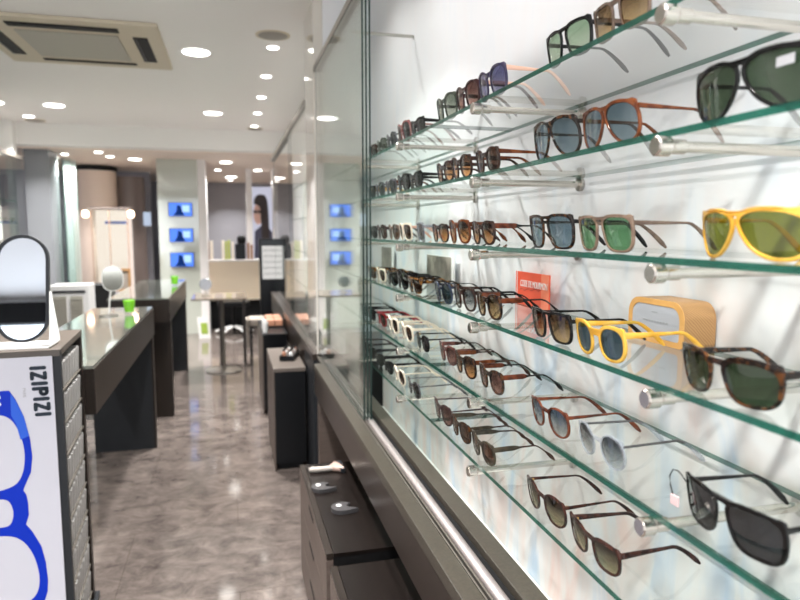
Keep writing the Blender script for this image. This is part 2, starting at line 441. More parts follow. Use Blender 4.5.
# ------------------------------------------------------------------ the right-hand wall case
YF, YN, YJ = 3.30, .25, 1.54
SX0, SX1 = .480, .692
SZ = {1: .254, 2: .112, 3: -.031, 4: -.178, 5: -.334, 6: -.478}     # top faces, from eye level
ORD = {1: 'uppermost', 2: 'second highest', 3: 'eye-level', 4: 'fourth from the top', 5: 'fifth from the top', 6: 'lowest'}
def shelf(name, label, y0, y1, ztop, group):
    bm = bmesh.new()
    fs = bx(bm, SX0, SX1, y0, y1, ztop-.008, ztop)
    for i, f in enumerate(fs): f.material_index = 0 if i in (4, 5) else 1
    bmesh.ops.translate(bm, verts=bm.verts[:], vec=(-.586, -(y0+y1)/2, -ztop))
    me = bpy.data.meshes.new(name); bm.to_mesh(me); bm.free()
    me.materials.append(M['shelf']); me.materials.append(M['edge'])
    o = bpy.data.objects.new(name, me); COL.objects.link(o); o.location = (.586, (y0+y1)/2, ztop)
    return tag(o, label, 'shelf', group)
for k, z in SZ.items():
    shelf('glass_shelf', 'near board of the %s green-edged glass shelf on the right wall' % ORD[k], YN, YJ-.002, EYE+z, 'green-edged glass shelves')
    shelf('glass_shelf', 'far board of the %s green-edged glass shelf, beside the glass doors' % ORD[k], YJ+.002, YF, EYE+z, 'green-edged glass shelves')
def standoff(y, k):
    z = EYE+SZ[k]-.008-.0105
    where = {0: 'nearest', 1: 'second', 2: 'third', 3: 'farthest'}
    i = [.646, 1.222, 1.818, 2.42].index(y)
    r = thing('shelf_bracket', 'chrome tube bracket, %s from the viewer, under the %s shelf' % (where[i], ORD[k]), 'bracket', (.705, y, z), 0, 'chrome tube brackets under the shelves')
    obj('tube', L([(.0065, -.222), (.0065, -.004)], 20, axis='X'), M['chrome'], r, True)
    obj('end_knob', L([(.0095, -.243), (.0115, -.241), (.0115, -.226), (.0085, -.222), (.0085, -.205), (.0068, -.203)], 24, axis='X'), M['chrome'], r, True)
    obj('wall_flange', L([(.0085, -.009), (.014, -.007), (.014, -.0005)], 24, axis='X'), M['steel'], r, True)
for k in SZ:
    for y in (.646, 1.222, 1.818, 2.42): standoff(y, k)

# ledge with the door track below the shelves
lz = .712
r = thing('display_ledge', 'olive-grey stone ledge with chrome door track under the glass shelves', 'ledge', (.45, 1.4, 0))
part('stone_top', B(.378, .418, -.4, 3.12, lz-.03, lz, bev=.0015), M['stone'], r)
part('fascia', B(.380, .398, -.4, 3.12, .565, lz-.031), M['fascia'], r)
g = bmesh.new(); bx(g, .419, .479, -.4, 3.33, lz-.03, lz-.012)
part('track_bed', g, M['matblack'], r)
for x in (.4215, .431): part('track_rail', B(x-.002, x+.002, -.4, 3.33, lz-.0119, lz-.001), M['rail'], r)
bm = bmesh.new(); prof = [(.0135*math.cos(a*PI/8), .012*math.sin(a*PI/8)) for a in range(9)]
part('round_rail', prism([(.4525+x, lz-.0118+z) for x, z in prof], 'Y', -.4, 3.33), M['satinrail'], r, smooth=True)
part('rear_lip', B(.480, .523, -.4, 3.33, lz-.09, lz+.004, bev=.0015), M['stone'], r)
part('trough', B(.5232, .7045, -.4, 3.04, .48, .50), M['white'], r)
part('end_board', B(.524, .7045, 3.041, 3.06, .47, EYE-.49), M['matblack'], r)
part('support_panel', B(.392, .704, 3.065, 3.11, 0, .564), M['unit'], r)
part('recess_back', B(.68, .70, -.4, 3.06, 0, .46), M['matblack'], r)

# sliding glass doors parked at the far end, their top rail and brace rod
def door(x, label, y0=2.13):
    bm = bmesh.new(); fs = bx(bm, x-.003, x+.003, y0, 3.29, lz+.002, 2.145)
    for i, f in enumerate(fs): f.material_index = 0 if i < 2 else 1
    bmesh.ops.translate(bm, verts=bm.verts[:], vec=(-x, -2.7, -lz))
    o = obj('sliding_glass_door', bm, [M['pane'], M['paneedge']]); o.location = (x, 2.7, lz)
    tag(o, label, 'door', 'sliding glass doors of the shelf case')
door(.428, 'aisle-side pane of the three sliding glass doors left of the shelves')
door(.440, 'middle pane of the three sliding glass doors left of the shelves')
door(.452, 'shelf-side pane of the three sliding glass doors left of the shelves')
r = thing('door_rail', 'dark grey top rail over the sliding glass doors, braced to the wall', 'rail', (.44, 1.4, 2.15))
part('channel', B(.423, .457, -.4, 3.355, 2.146, 2.172), M['rail'], r)
part('brace_rod', L([(.006, .457), (.006, .704)], 12, (0, 2.50, 2.10), 'X'), M['steel'], r, smooth=True)
part('brace_rod', L([(.006, .457), (.006, .704)], 12, (0, .9, 2.16), 'X'), M['steel'], r, smooth=True)

# ------------------------------------------------------------------ sunglasses
SHAPES = {  # a, b, n, taper, shear, cat, bridge, rim side, rim top, bridge top angle, bridge bottom angle, temple half height
 'panto':   (.0242, .0218, 2.25, .07, 0, 0, .0200, .0016, .0022, 2.50, 2.80, .0032),
 'pantob':  (.0238, .0222, 2.35, .07, 0, .001, .0185, .0028, .0038, 2.40, 2.85, .0048),
 'wayf':    (.0252, .0200, 3.0, .12, 0, .0008, .0190, .0022, .0040, 2.30, 2.70, .0052),
 'square':  (.0266, .0226, 3.5, .08, 0, 0, .0170, .0020, .0028, 2.22, 2.62, .0040),
 'navig':   (.0272, .0228, 3.2, .14, .0015, 0, .0165, .0021, .0032, 2.12, 2.48, .0036),
 'aviator': (.0285, .0250, 2.4, .20, .0065, 0, .0120, .0020, .0034, 2.12, 2.45, .0036),
 'pilot':   (.0300, .0224, 2.4, .22, .0060, 0, .0125, .0024, .0036, 2.12, 2.45, .0036),
 'round':   (.0238, .0232, 2.05, .0, 0, 0, .0200, .0014, .0018, 2.60, 2.85, .0026),
 'over':    (.0268, .0255, 2.5, .08, 0, .001, .0165, .0024, .0034, 2.35, 2.75, .0050),
 'cat':     (.0255, .0200, 2.7, .12, 0, .003, .0180, .0032, .0048, 2.35, 2.80, .0052),
 'brow':    (.0264, .0204, 2.8, .15, .001, .0006, .0190, .0018, .0056, 2.30, 2.62, .0052),
}
def glasses(shape, frame, lens, y, k, label, x=.500, rz=0, s=1.0, temple=None, tip=None, tip_at=.09, thin=False, hinge=False, length=.142, name='sunglasses', z=None, group=None, paddle=False, wrap_k=1.8):
    a, b, n, tp, sh, cat, br, rs, rt, tA, tB, th = SHAPES[shape]
    zz = EYE+SZ[k] if z is None else z
    root = thing(name, label, 'sunglasses', (x, y, zz+.0006), math.radians(rz), group or 'sunglasses on the %s shelf' % ORD[k])
    root.scale = (1, 1, 1)
    a, b, br = a*s, b*s, br*s; sh *= s; cat *= s
    cy = br/2+rs+a; cz = b+rs+.001
    NP = 44
    def inner(t):
        c, q = math.cos(t), math.sin(t)
        u = a*math.copysign(abs(c)**(2/n), c); w = b*math.copysign(abs(q)**(2/n), q)
        u2 = u*(1+tp*w/b)-sh*w/b
        return cy+u2, cz+w+cat*u/a
    def outer(t):
        e = .02
        (x0, y0), (x1, y1) = inner(t-e), inner(t+e)
        dx, dy = x1-x0, y1-y0; l = math.hypot(dx, dy) or 1
        q = max(0, math.sin(t))
        rr = rs+(rt-rs)*q
        tt = ((t+PI) % (2*PI))-PI
        rr += .0052*math.exp(-((tt-.78)/.20)**2)
        px, py = inner(t)
        return px+dy/l*rr, py-dx/l*rr
    ts = [tA+(tB-2*PI-tA)*i/(NP-1) for i in range(NP)]
    half = [outer(t) for t in ts]
    zt = half[0][1]-.0004; zb = half[-1][1]+.0012*s
    ym, zm = half[0]; yb_, zb_ = half[-1]
    right = [(ym*.5, zt)]+half+[(yb_*.75, zb_*.35+zb*.65), (yb_*.35, zb)]
    out = right+[(-u, w) for u, w in reversed(right)]
    hole = [inner(2*PI*i/48) for i in range(48)]
    bm = fill2d(out, [hole, [(-u, w) for u, w in hole]], .0012, .0007)
    H = max(w for u, w in out); W = max(u for u, w in out)
    def wrap(u, w): return wrap_k*u*u-.16*w+.001
    for v in bm.verts:
        X, Y, Z = v.co
        v.co = (Z+wrap(X, Y), X, Y)
    zmin = min(v.co.z for v in bm.verts)
    for v in bm.verts: v.co.z -= zmin
    obj('front', bm, F[frame], root, True, 50)
    # lenses
    for sd in (1, -1):
        bl = bmesh.new(); loops = []
        for face, off in ((0, -.0008), (1, .0008)):
            c0 = bl.verts.new((0, 0, 0)); rings = []
            for q in (.4, .75, 1.012):
                ring = []
                for i in range(36):
                    u, w = inner(2*PI*i/36)
                    u = cy+(u-cy)*q; w = cz+(w-cz)*q
                    ring.append(bl.verts.new((wrap(u, w)+off-.0012*(1-q*q), sd*u, w-zmin)))
                rings.append(ring)
            c0.co = (wrap(cy, cz)+off-.0012, sd*cy, cz-zmin)
            for i in range(36):
                j = (i+1) % 36
                bl.faces.new((c0, rings[0][i], rings[0][j]))
                for p in (0, 1): bl.faces.new((rings[p][i], rings[p+1][i], rings[p+1][j], rings[p][j]))
            loops.append(rings[-1])
        for i in range(36):
            j = (i+1) % 36; bl.faces.new((loops[0][i], loops[1][i], loops[1][j], loops[0][j]))
        obj('lens', bl, LN[lens], root, True, 60)
    # temples
    zl = cz+b*.66+cat-zmin
    tm = F[temple or frame]
    hh = .0018 if thin else th
    Lx = length; bend = Lx*.66
    def path(x0):
        q = max(0, x0-bend)
        drop = (zl-.0035)*(min(1, q/(Lx-bend)))**1.35
        return zl-drop
    for sd in (1, -1):
        def seg(xa, xb, m):
            pts = []
            for i in range(m):
                xx = xa+(xb-xa)*i/(m-1)
                pts.append((xx, sd*(W-.0025-.00006*(max(0, xx)*1000)**1.05), path(xx)))
            return pts
        def hs(xx):
            f = xx/Lx
            v = hh*(1-.5*min(1, f/.55)) if not thin else hh
            if f > .66: v += (.0040-v)*min(1, (f-.66)/.25)*.9
            if paddle: v = hh*1.15 if f < .34 else max(.0019, hh*1.15-(hh*1.15-.0019)*(f-.34)/.08)
            if paddle and f > .62: v = .0017+.0032*max(0, min(1, (f-.86)/.05))
            return v
        x0 = wrap(W, zl)+.0006
        if tip:
            p1 = seg(x0, tip_at, 9); t1 = obj('temple', sweep(p1, .0014 if not thin else .0009, [hs(p[0]) for p in p1], 8, 2.8), tm, root, True, 50)
            p2 = seg(tip_at-.002, Lx, 12); obj('temple_tip', sweep(p2, .0013, [hs(p[0])*.92 for p in p2[:-1]]+[.0016], 8, 2.5), F[tip], t1, True, 50)
        else:
            p1 = seg(x0, Lx, 20); t1 = obj('temple', sweep(p1, .0014 if not thin else .0009, [hs(p[0]) for p in p1[:-1]]+[.0018], 8, 2.8), tm, root, True, 50)
        if hinge:
            obj('hinge', B(x0+.001, x0+.008, sd*(W-.0065)-.0018, sd*(W-.0065)+.0018, zl-.002, zl+.002, bev=.0004), F['gold'], t1)
    return root, W, H

G = glasses
# uppermost shelf
G('navig', 'black', 'palegreen', 0.923, 1, 'black squared sunglasses with pale green lenses on the uppermost shelf', s=0.97)
G('square', 'smoke', 'browngrad', 0.785, 1, 'smoky see-through sunglasses with brown lenses on the uppermost shelf, top edge of photo', s=0.92)
G('over', 'purple', 'violet', 1.217, 1, 'oversized violet sunglasses with peach temples on the uppermost shelf', temple='peach', s=0.98)
G('over', 'burgundy', 'rosebrown', 1.354, 1, 'oversized burgundy sunglasses behind the violet pair on the uppermost shelf', s=0.97)
G('over', 'green', 'greengrey', 1.495, 1, 'large grey-green round sunglasses behind the burgundy pair on the uppermost shelf', s=1.02)
G('wayf', 'black', 'dark', 1.739, 1, 'thick black sunglasses on the uppermost shelf behind the shelf joint', s=0.92)
G('over', 'pattern', 'grey', 1.882, 1, 'pink mottled sunglasses with grey lenses at the far end of the uppermost shelf', s=1.00)
G('round', 'grey', 'grey', 2.032, 1, 'grey round sunglasses behind the pink mottled pair on the uppermost shelf', s=0.96)
G('panto', 'green', 'greengrey', 2.172, 1, 'pale green sunglasses near the glass doors on the uppermost shelf', s=1.00)
G('wayf', 'brown', 'brown', 2.32, 1, 'dark brown sunglasses beside the glass doors on the uppermost shelf', s=0.94)
# second shelf
rt_, W_, H_ = G('pilot', 'black', 'green', 0.553, 2, 'big black aviator sunglasses with dark green lenses and a white sticker', wrap_k=2.2, x=0.495, s=1.12)
obj('lens_sticker', B(-.0045, -.0036, -.062, -.042, .036, .045), M['ink'], rt_)
G('aviator', 'amber', 'blue', 0.803, 2, 'amber brown aviator sunglasses with grey-blue lenses on the second highest shelf', s=1.00, hinge=True)
G('aviator', 'tort', 'blue', 0.957, 2, 'dark tortoise aviator sunglasses with grey-blue lenses on the second highest shelf', s=1.10)
G('pantob', 'brown', 'brown', 1.235, 2, 'dark brown rounded sunglasses with orange temples on the second highest shelf', temple='amber', s=0.92)
G('pantob', 'brown', 'ambergrad', 1.386, 2, 'brown rounded sunglasses in the middle of three on the second highest shelf', s=0.96)
G('pantob', 'plum', 'ambergrad', 1.500, 2, 'plum brown rounded sunglasses beside the joint on the second highest shelf', s=0.92)
G('cat', 'black', 'dark', 1.761, 2, 'glossy black broad-templed sunglasses just behind the joint of the second highest shelf', s=0.92)
G('pantob', 'black', 'grey', 1.889, 2, 'black rounded sunglasses, second behind the joint of the second highest shelf', s=0.99)
G('wayf', 'grey', 'dark', 2.047, 2, 'dark grey sunglasses with reddish temples on the second highest shelf', temple='havana', s=1.00)
G('panto', 'grey', 'dark', 2.203, 2, 'charcoal sunglasses near the glass doors on the second highest shelf', s=1.00)
G('wayf', 'black', 'dark', 2.345, 2, 'black sunglasses with yellow temples beside the glass doors', temple='yellow', s=0.94)
# eye-level shelf
G('pilot', 'yellow', 'g15', 0.552, 3, 'large honey yellow sunglasses with olive green lenses on the eye-level shelf', wrap_k=4.2, x=0.497, s=1.02, temple='yellow')
G('navig', 'taupe', 'midgreen', 0.806, 3, 'pale brown see-through sunglasses with green lenses on the eye-level shelf', s=0.98, temple='smoke', hinge=True)
G('navig', 'tort', 'blue', 0.966, 3, 'tortoise squared sunglasses with grey-blue lenses on the eye-level shelf', s=1.08, temple='black')
G('pantob', 'brown', 'ambergrad', 1.252, 3, 'brown rounded sunglasses nearest the red card on the eye-level shelf', paddle=True, s=0.93, temple='havana', tip='black', tip_at=.05)
G('pantob', 'amber', 'ambergrad', 1.398, 3, 'amber brown rounded sunglasses in the middle of three on the eye-level shelf', paddle=True, s=1.04)
G('panto', 'redbrown', 'ambergrad', 1.536, 3, 'red-brown rounded sunglasses behind the amber pair on the eye-level shelf', s=0.94)
G('square', 'clear', 'grey', 1.710, 3, 'clear silver sunglasses with big dark lenses on the eye-level shelf', s=1.00, rz=-10)
G('navig', 'white', 'brown', 1.868, 3, 'ivory sunglasses with brown lenses on the eye-level shelf', s=0.97, temple='peach')
G('panto', 'smoke', 'brown', 2.008, 3, 'light brown crystal sunglasses with peach temples on the eye-level shelf', s=1.00, temple='peach')
G('panto', 'plum', 'brown', 2.176, 3, 'plum rounded sunglasses near the glass doors on the eye-level shelf', s=1.00)
G('wayf', 'black', 'dark', 2.322, 3, 'black sunglasses beside the glass doors on the eye-level shelf', s=0.94)
# fourth shelf
G('brow', 'tort', 'green', 0.563, 4, 'dark tortoise sunglasses with green lenses in front of the wooden case', wrap_k=3.2, x=0.493, s=1.05)
G('brow', 'tort', 'dark', 0.395, 4, 'dark tortoise sunglasses cut by the right edge of the photo, fourth shelf', s=1.00)
G('pantob', 'yellow', 'slate', 0.792, 4, 'honey yellow rounded sunglasses with slate lenses in front of the wooden case', x=0.490, s=0.97)
G('navig', 'black', 'browngrad', 0.943, 4, 'black squared sunglasses with brown gradient lenses right of the red card', x=0.494, s=0.95)
G('pantob', 'tort', 'browngrad', 1.218, 4, 'dark tortoise rounded sunglasses with rust temples in front of the red card', paddle=True, s=0.99, temple='havana', tip='black', tip_at=.05)
G('pantob', 'brown', 'greygrad', 1.360, 4, 'brown rounded sunglasses with grey gradient lenses on the fourth shelf', s=1.04, tip='black', tip_at=.06)
G('round', 'navy', 'slate', 1.509, 4, 'round navy blue sunglasses on the fourth shelf', s=1.02, tip='black', tip_at=.05)
G('wayf', 'tortgold', 'brown', 1.765, 4, 'sunglasses with gold and black tortoise temples on the fourth shelf', s=0.95)
G('pantob', 'black', 'dark', 1.902, 4, 'black rounded sunglasses behind the gold tortoise pair on the fourth shelf', s=0.95)
G('wayf', 'black', 'dark', 2.034, 4, 'black wide sunglasses behind the cream pair, fourth shelf', s=0.95)
G('wayf', 'white', 'brown', 2.197, 4, 'cream white sunglasses with brown lenses, fourth shelf near the glass doors', s=1.00, temple='tortgold')
G('wayf', 'tortgold', 'brown', 2.345, 4, 'tortoise sunglasses half hidden by the glass doors, fourth shelf', s=0.93)
# fifth shelf
rt_, W_, H_ = G('navig', 'black', 'grey', 0.556, 5, 'big dark grey sunglasses with a pink tag on the fifth shelf', wrap_k=2.8, x=0.503, s=1.06, hinge=True)
cord = sweep([(.006, W_-.002, .040), (.004, W_+.003, .046), (.003, W_+.010, .050), (.003, W_+.019, .048), (.003, W_+.024, .039), (.003, W_+.022, .028), (.003, W_+.017, .018)], .0008, .0008, 6)
obj('tag_cord', cord, M['matblack'], rt_, True)
obj('price_tag', B(.0018, .0038, W_+.006, W_+.020, .006, .0185, bev=.0006), M['tagpink'], rt_)
G('square', 'black', 'dark', .385, 5, 'black sunglasses cut by the right edge of the photo, fifth shelf', s=1.0)
G('round', 'clear', 'greygrad', 0.809, 5, 'round clear crystal glasses with grey gradient lenses on the fifth shelf', x=0.508, s=0.97, thin=True, temple='gunmetal', tip='clear', tip_at=.105)
G('panto', 'havana', 'bluegrad', 0.957, 5, 'rust havana glasses with blue-grey gradient lenses on the fifth shelf', x=0.503, s=1.02, hinge=True)
G('pantob', 'tort', 'rosebrown', 1.236, 5, 'dark tortoise rounded sunglasses with rust temples on the fifth shelf', paddle=True, x=0.515, s=0.98, temple='havana', tip='black', tip_at=.055)
G('pantob', 'tort', 'ambergrad', 1.383, 5, 'tortoise rounded sunglasses with amber lenses and rust temples on the fifth shelf', paddle=True, x=0.512, s=1.02, temple='amber', tip='brown', tip_at=.05)
G('pantob', 'rose', 'rosebrown', 1.530, 5, 'rose crystal rounded sunglasses on the fifth shelf', paddle=True, x=0.520, s=0.95, temple='rose', tip='brown', tip_at=.04)
G('round', 'black', 'dark', 1.715, 5, 'round black sunglasses with gold hinges on the fifth shelf', s=0.92, hinge=True, x=.51)
G('pantob', 'white', 'brown', 1.884, 5, 'cream sunglasses with round brown lenses on the fifth shelf, nearer of two', s=0.98, x=.51)
G('pantob', 'white', 'brown', 2.046, 5, 'ivory white sunglasses beside the red pair on the fifth shelf', s=1.00, x=.508)
G('wayf', 'red', 'brown', 2.210, 5, 'bright red sunglasses on the fifth shelf near the glass doors', s=1.00, x=.505)
G('wayf', 'black', 'dark', 2.355, 5, 'black sunglasses behind the red pair on the fifth shelf', s=0.94)
G('panto', 'black', 'dark', 2.50, 5, 'black rounded sunglasses behind the glass doors on the fifth shelf', s=0.96)
# lowest shelf
G('square', 'black', 'dark', .535, 6, 'black sunglasses at the bottom edge of the photo on the lowest shelf', s=1.0)
G('wayf', 'redbrown', 'olivegrad', 0.799, 6, 'red-brown sunglasses with olive gradient lenses, nearer of two on the lowest shelf', x=0.495, s=1.00, hinge=True)
G('panto', 'redbrown', 'olivegrad', 0.949, 6, 'red-brown rounded sunglasses with olive gradient lenses above the stone ledge on the lowest shelf', x=0.495, s=1.08, hinge=True)
G('pantob', 'olive', 'brown', 1.228, 6, 'olive brown broad-templed sunglasses on the lowest shelf beside a bracket', paddle=True, x=0.496, s=0.97, tip='brown', tip_at=.06)
G('pantob', 'tort', 'brown', 1.368, 6, 'dark brown rounded sunglasses, middle of three on the lowest shelf', paddle=True, x=0.498, s=0.95, temple='olive', tip='brown', tip_at=.06)
G('pantob', 'plum', 'rosebrown', 1.506, 6, 'plum brown rounded sunglasses beside the joint of the lowest shelf', paddle=True, x=0.500, s=1.02, thin=True, temple='plum')
G('round', 'gunmetal', 'dark', 1.769, 6, 'round gunmetal sunglasses with straight grey temples on the lowest shelf', s=0.98, thin=True, length=.15)
G('round', 'white', 'brown', 1.933, 6, 'ivory sunglasses with round dark lenses on the lowest shelf', s=1.00, thin=True)
G('cat', 'black', 'dark', 2.091, 6, 'nearest of three broad black sunglasses on the lowest shelf', s=0.93)
G('cat', 'black', 'dark', 2.226, 6, 'middle one of three broad black sunglasses on the lowest shelf', s=0.92)
G('cat', 'black', 'dark', 2.358, 6, 'farthest of three broad black sunglasses on the lowest shelf', s=0.92)
G('wayf', 'burgundy', 'brown', 2.495, 6, 'burgundy sunglasses behind the glass doors on the lowest shelf', s=0.94)

# ------------------------------------------------------------------ things standing at the back of the shelves
z4 = EYE+SZ[4]
r = thing('display_card', 'red display card with white capitals standing on the fourth shelf', 'card', (.676, 1.37, z4+.0005))
part('board', B(.674, .677, 1.292, 1.465, z4+.0005, z4+.079), M['red'], r)
part('side_strip', B(.6725, .6739, 1.292, 1.328, z4+.0005, z4+.079), M['redlight'], r)
part('white_line', B(.6732, .6739, 1.455, 1.457, z4+.0005, z4+.079), M['white'], r)
mt = Matrix.Translation((-.0038, -.004, .051)) @ Matrix(((0, 0, -1, 0), (-1, 0, 0, 0), (0, 1, 0, 0), (0, 0, 0, 1)))
text_mesh('lettering', 'CODE DE MOURMON', .0175, .0003, M['white'], r, mt @ Matrix.Diagonal((.80, 1.25, 1, 1)))
sg = sweep([(.6735, 1.44-.012*i, z4+.036+.003*math.sin(i*2.1)+.0008*i) for i in range(10)], .0004, .0008, 6)
part('signature', sg, pbr('dark_red_ink', (150, 34, 28), .5), r)

def round_rect(y0, y1, z0, z1, rad, nn=6):
    pts = []
    for cy_, cz_, a0 in ((y1-rad, z1-rad, 0), (y0+rad, z1-rad, PI/2), (y0+rad*.3, z0+rad*.3, PI), (y1-rad*.3, z0+rad*.3, 1.5*PI)):
        q = rad if a0 < PI else rad*.3
        for i in range(nn+1):
            a_ = a0+PI/2*i/nn; pts.append((cy_+q*math.cos(a_), cz_+q*math.sin(a_)))
    return pts
r = thing('eyewear_case', 'striped wooden eyewear case with a grey face on the fourth shelf', 'case', (.672, .881, z4+.0005))
part('case_body', prism(round_rect(.813, .950, z4+.0005, z4+.070, .026), 'X', .6455, .700), M['wood'], r, smooth=True)
rim = fill2d(round_rect(.813, .950, z4+.0005, z4+.070, .026), [round_rect(.8225, .9405, z4+.009, z4+.061, .019)], .001, 0)
for v in rim.verts: v.co = (.6443+v.co.z, v.co.x, v.co.y)
part('rim', rim, M['woodrim'], r)
part('face', prism(round_rect(.823, .940, z4+.0095, z4+.0605, .0188), 'X', .6440, .6453), M['greycase'], r)
mk = bmesh.new()
for i in range(9): bx(mk, .6434, .6439, .906-.007*i, .9105-.007*i, z4+.034, z4+.0365)
for i in range(3): bx(mk, .6434, .6439, .886-.005*i, .889-.005*i, z4+.049, z4+.0505)
part('printed_marks', mk, M['ink'], r)
def card(y0, y1, h, label):
    r = thing('postcard', label, 'card', (.688, (y0+y1)/2, z4+.0005), 0, 'printed cards leaning on the back panel')
    part('card_board', B(.687, .690, y0, y1, z4+.0005, z4+h), M['white'], r)
    part('photo_print', B(.6862, .6869, y0+.03, y1-.002, z4+.004, z4+h-.002), M['print'], r)
card(1.955, 2.255, .092, 'grey photo card leaning at the back of the fourth shelf, above the navy sunglasses')
card(2.76, 2.985, .103, 'grey-blue photo card at the back of the fourth shelf near the glass doors')

# ------------------------------------------------------------------ drawer units below the ledge
def drawer_unit(y0, y1, label):
    x0, x1, zt = .236, .64, .46
    r = thing('drawer_unit', label, 'cabinet', ((x0+x1)/2, (y0+y1)/2, 0), 0, 'brown drawer units under the ledge')
    part('body', B(x0+.02, x1, y0+.004, y1-.004, .03, zt-.012), M['matblack'], r)
    part('top_panel', B(x0+.0205, x1, y0, y1, zt-.0118, zt-.002), M['darktop'], r)
    part('edge_strip', B(x0, x0+.019, y0, y1, zt-.016, zt, bev=.001), M['walnut'], r)
    part('plinth', B(x0+.04, x1-.03, y0+.02, y1-.02, 0, .0298), M['black'], r)
    hs_ = [.035, .175, .315, zt-.017]
    for i in range(3):
        d = part('drawer', B(x0, x0+.0195, y0, y1, hs_[i], hs_[i+1]-.004), M['unit'], r)
        part('handle_slot', B(x0-.0012, x0-.0001, (y0+y1)/2-.06, (y0+y1)/2+.06, hs_[i+1]-.03, hs_[i+1]-.016), M['matblack'], d)
drawer_unit(1.725, 2.44, 'brown drawer unit under the ledge with two grey security tags on top')
drawer_unit(.92, 1.655, 'brown drawer unit nearest the viewer at the bottom edge of the photo')
ztop = .4585
# hand tool
r = thing('hand_brush', 'pale hand tool with rounded grip and flared head on the drawer unit', 'tool', (.33, 2.345, ztop))
hp = [(.262, 2.352, ztop+.012), (.275, 2.351, ztop+.012), (.31, 2.348, ztop+.012), (.335, 2.349, ztop+.012), (.345, 2.352, ztop+.012)]
part('grip', sweep(hp, [.007, .010, .009, .010, .013], [.008, .0112, .010, .0105, .011], 12), M['sand'], r, smooth=True)
part('head', sweep([(.344, 2.352, ztop+.012), (.358, 2.356, ztop+.012), (.376, 2.362, ztop+.011)], [.0128, .028, .046], [.0108, .0125, .012], 12, 3), M['sandpink'], r, smooth=True)
part('blade', B(.375, .392, 2.316, 2.410, ztop+.001, ztop+.018, bev=.002), M['darkgrey'], r)
def comma(cx, cy, rot, label):
    r = thing('security_tag', label, 'tag', (cx, cy, ztop), rot, 'comma-shaped security tags')
    R_ = .035; pts = []
    for i in range(31):
        a_ = math.radians(25+250*i/30); pts.append((R_*math.cos(a_), R_*math.sin(a_)))
    for i in range(1, 10):
        t = i/9; pts.append((.003+.044*t, -R_+.007*t*t))
    for i in range(1, 9):
        t = i/8; pts.append((.047-.031*t, -.0275+.020*t**1.6))
    pts += [(.0150, -.002), (.0175, .005), (.024, .011)]
    bm = prism(pts, 'Z', 0, .014)
    es = [e for e in bm.edges if abs(e.verts[0].co.z-.013) < 1e-6 and abs(e.verts[1].co.z-.013) < 1e-6]
    obj('shell', bm, M['tag'], r)
    obj('white_dot', L([(.0085, .0141), (.0085, .0147)], 20, (-.008, .010, 0)), M['white'], r)
comma(.284, 2.185, .12, 'grey comma-shaped security tag with white dot beside the hand tool')
comma(.326, 2.00, .12, 'grey comma-shaped security tag with white dot, nearer the viewer')

# ------------------------------------------------------------------ far right-hand case, pedestals
r = thing('display_ledge', 'dark long ledge of the far show case beyond the white pillar', 'ledge', (.5, 5.3, 0))
part('stone_top', B(.402, .729, 3.36, 6.95, lz-.03, lz), M['fascia'], r)
part('fascia', B(.404, .42, 3.77, 6.95, .52, lz-.031), M['walnut'], r)
part('end_panel', B(.404, .729, 3.362, 3.769, 0, lz-.031), M['darkgrey'], r)
part('recess_back', B(.66, .70, 3.78, 6.95, 0, .52), M['matblack'], r)
bm = bmesh.new(); fs = bx(bm, .436, .444, 3.8, 5.0, lz+.002, 2.06)
for i, f in enumerate(fs): f.material_index = 0 if i < 2 else 1
o = obj('sliding_glass_door', bm, [M['pane'], M['paneedge']]); tag(o, 'glass door of the far show case, nearer half behind the pillar', 'door', 'glass doors of the far show case')
bm = bmesh.new(); fs = bx(bm, .448, .456, 4.95, 6.9, lz+.002, 2.06)
for i, f in enumerate(fs): f.material_index = 0 if i < 2 else 1
o = obj('sliding_glass_door', bm, [M['pane'], M['paneedge']]); tag(o, 'glass door of the far show case, farther half', 'door', 'glass doors of the far show case')
tag(obj('door_rail', B(.428, .464, 3.75, 6.95, 2.062, 2.10), M['rail']), 'dark top rail over the far show case doors', 'rail')
for i, z in enumerate((.95, 1.2, 1.45, 1.7)):
    bm = bmesh.new(); fs = bx(bm, .52, .728, 3.9, 6.8, z-.008, z)
    for j, f in enumerate(fs): f.material_index = 0 if j in (4, 5) else 1
    tag(obj('glass_shelf', bm, [M['shelf'], M['edge']]), ['lowest', 'second lowest', 'second highest', 'top'][i]+' glass shelf of the far show case behind its doors', 'shelf', 'glass shelves of the far show case')

def pedestal(x0, x1, y0, y1, h, label, tm='taupe'):
    r = thing('pedestal_cabinet', label, 'cabinet', ((x0+x1)/2, (y0+y1)/2, 0), 0, 'black pedestal cabinets under the far ledge')
    part('body', B(x0+.006, x1-.004, y0+.003, y1, .04, h-.02), M['black'], r)
    part('top_panel', B(x0, x1, y0, y1, h-.0198, h, bev=.001), M[tm], r)
    part('side_panel', B(x0, x0+.0058, y0, y1, .0, h-.0202), M['unit'], r)
    part('plinth', B(x0+.02, x1-.02, y0+.03, y1-.03, 0, .0398), M['matblack'], r)
pedestal(.212, .392, 3.62, 4.28, .59, 'black pedestal cabinet with a small bottle tray on its grey top')
pedestal(.208, .392, 4.80, 5.60, .60, 'black pedestal cabinet farther back with salmon boxes on top', 'black')
r = thing('bottle_tray', 'small black tray of vials on the grey pedestal top', 'tray', (.33, 3.93, .591), -.25)
tr_ = bmesh.new(); bx(tr_, -.042, .042, -.11, .11, 0, .006); bx(tr_, -.042, -.038, -.11, .11, .0061, .03); bx(tr_, .038, .042, -.11, .11, .0061, .03); bx(tr_, -.0379, .0379, -.11, -.106, .0061, .03); bx(tr_, -.0379, .0379, .106, .11, .0061, .03)
obj('tray_box', tr_, M['black'], r)
k = 0
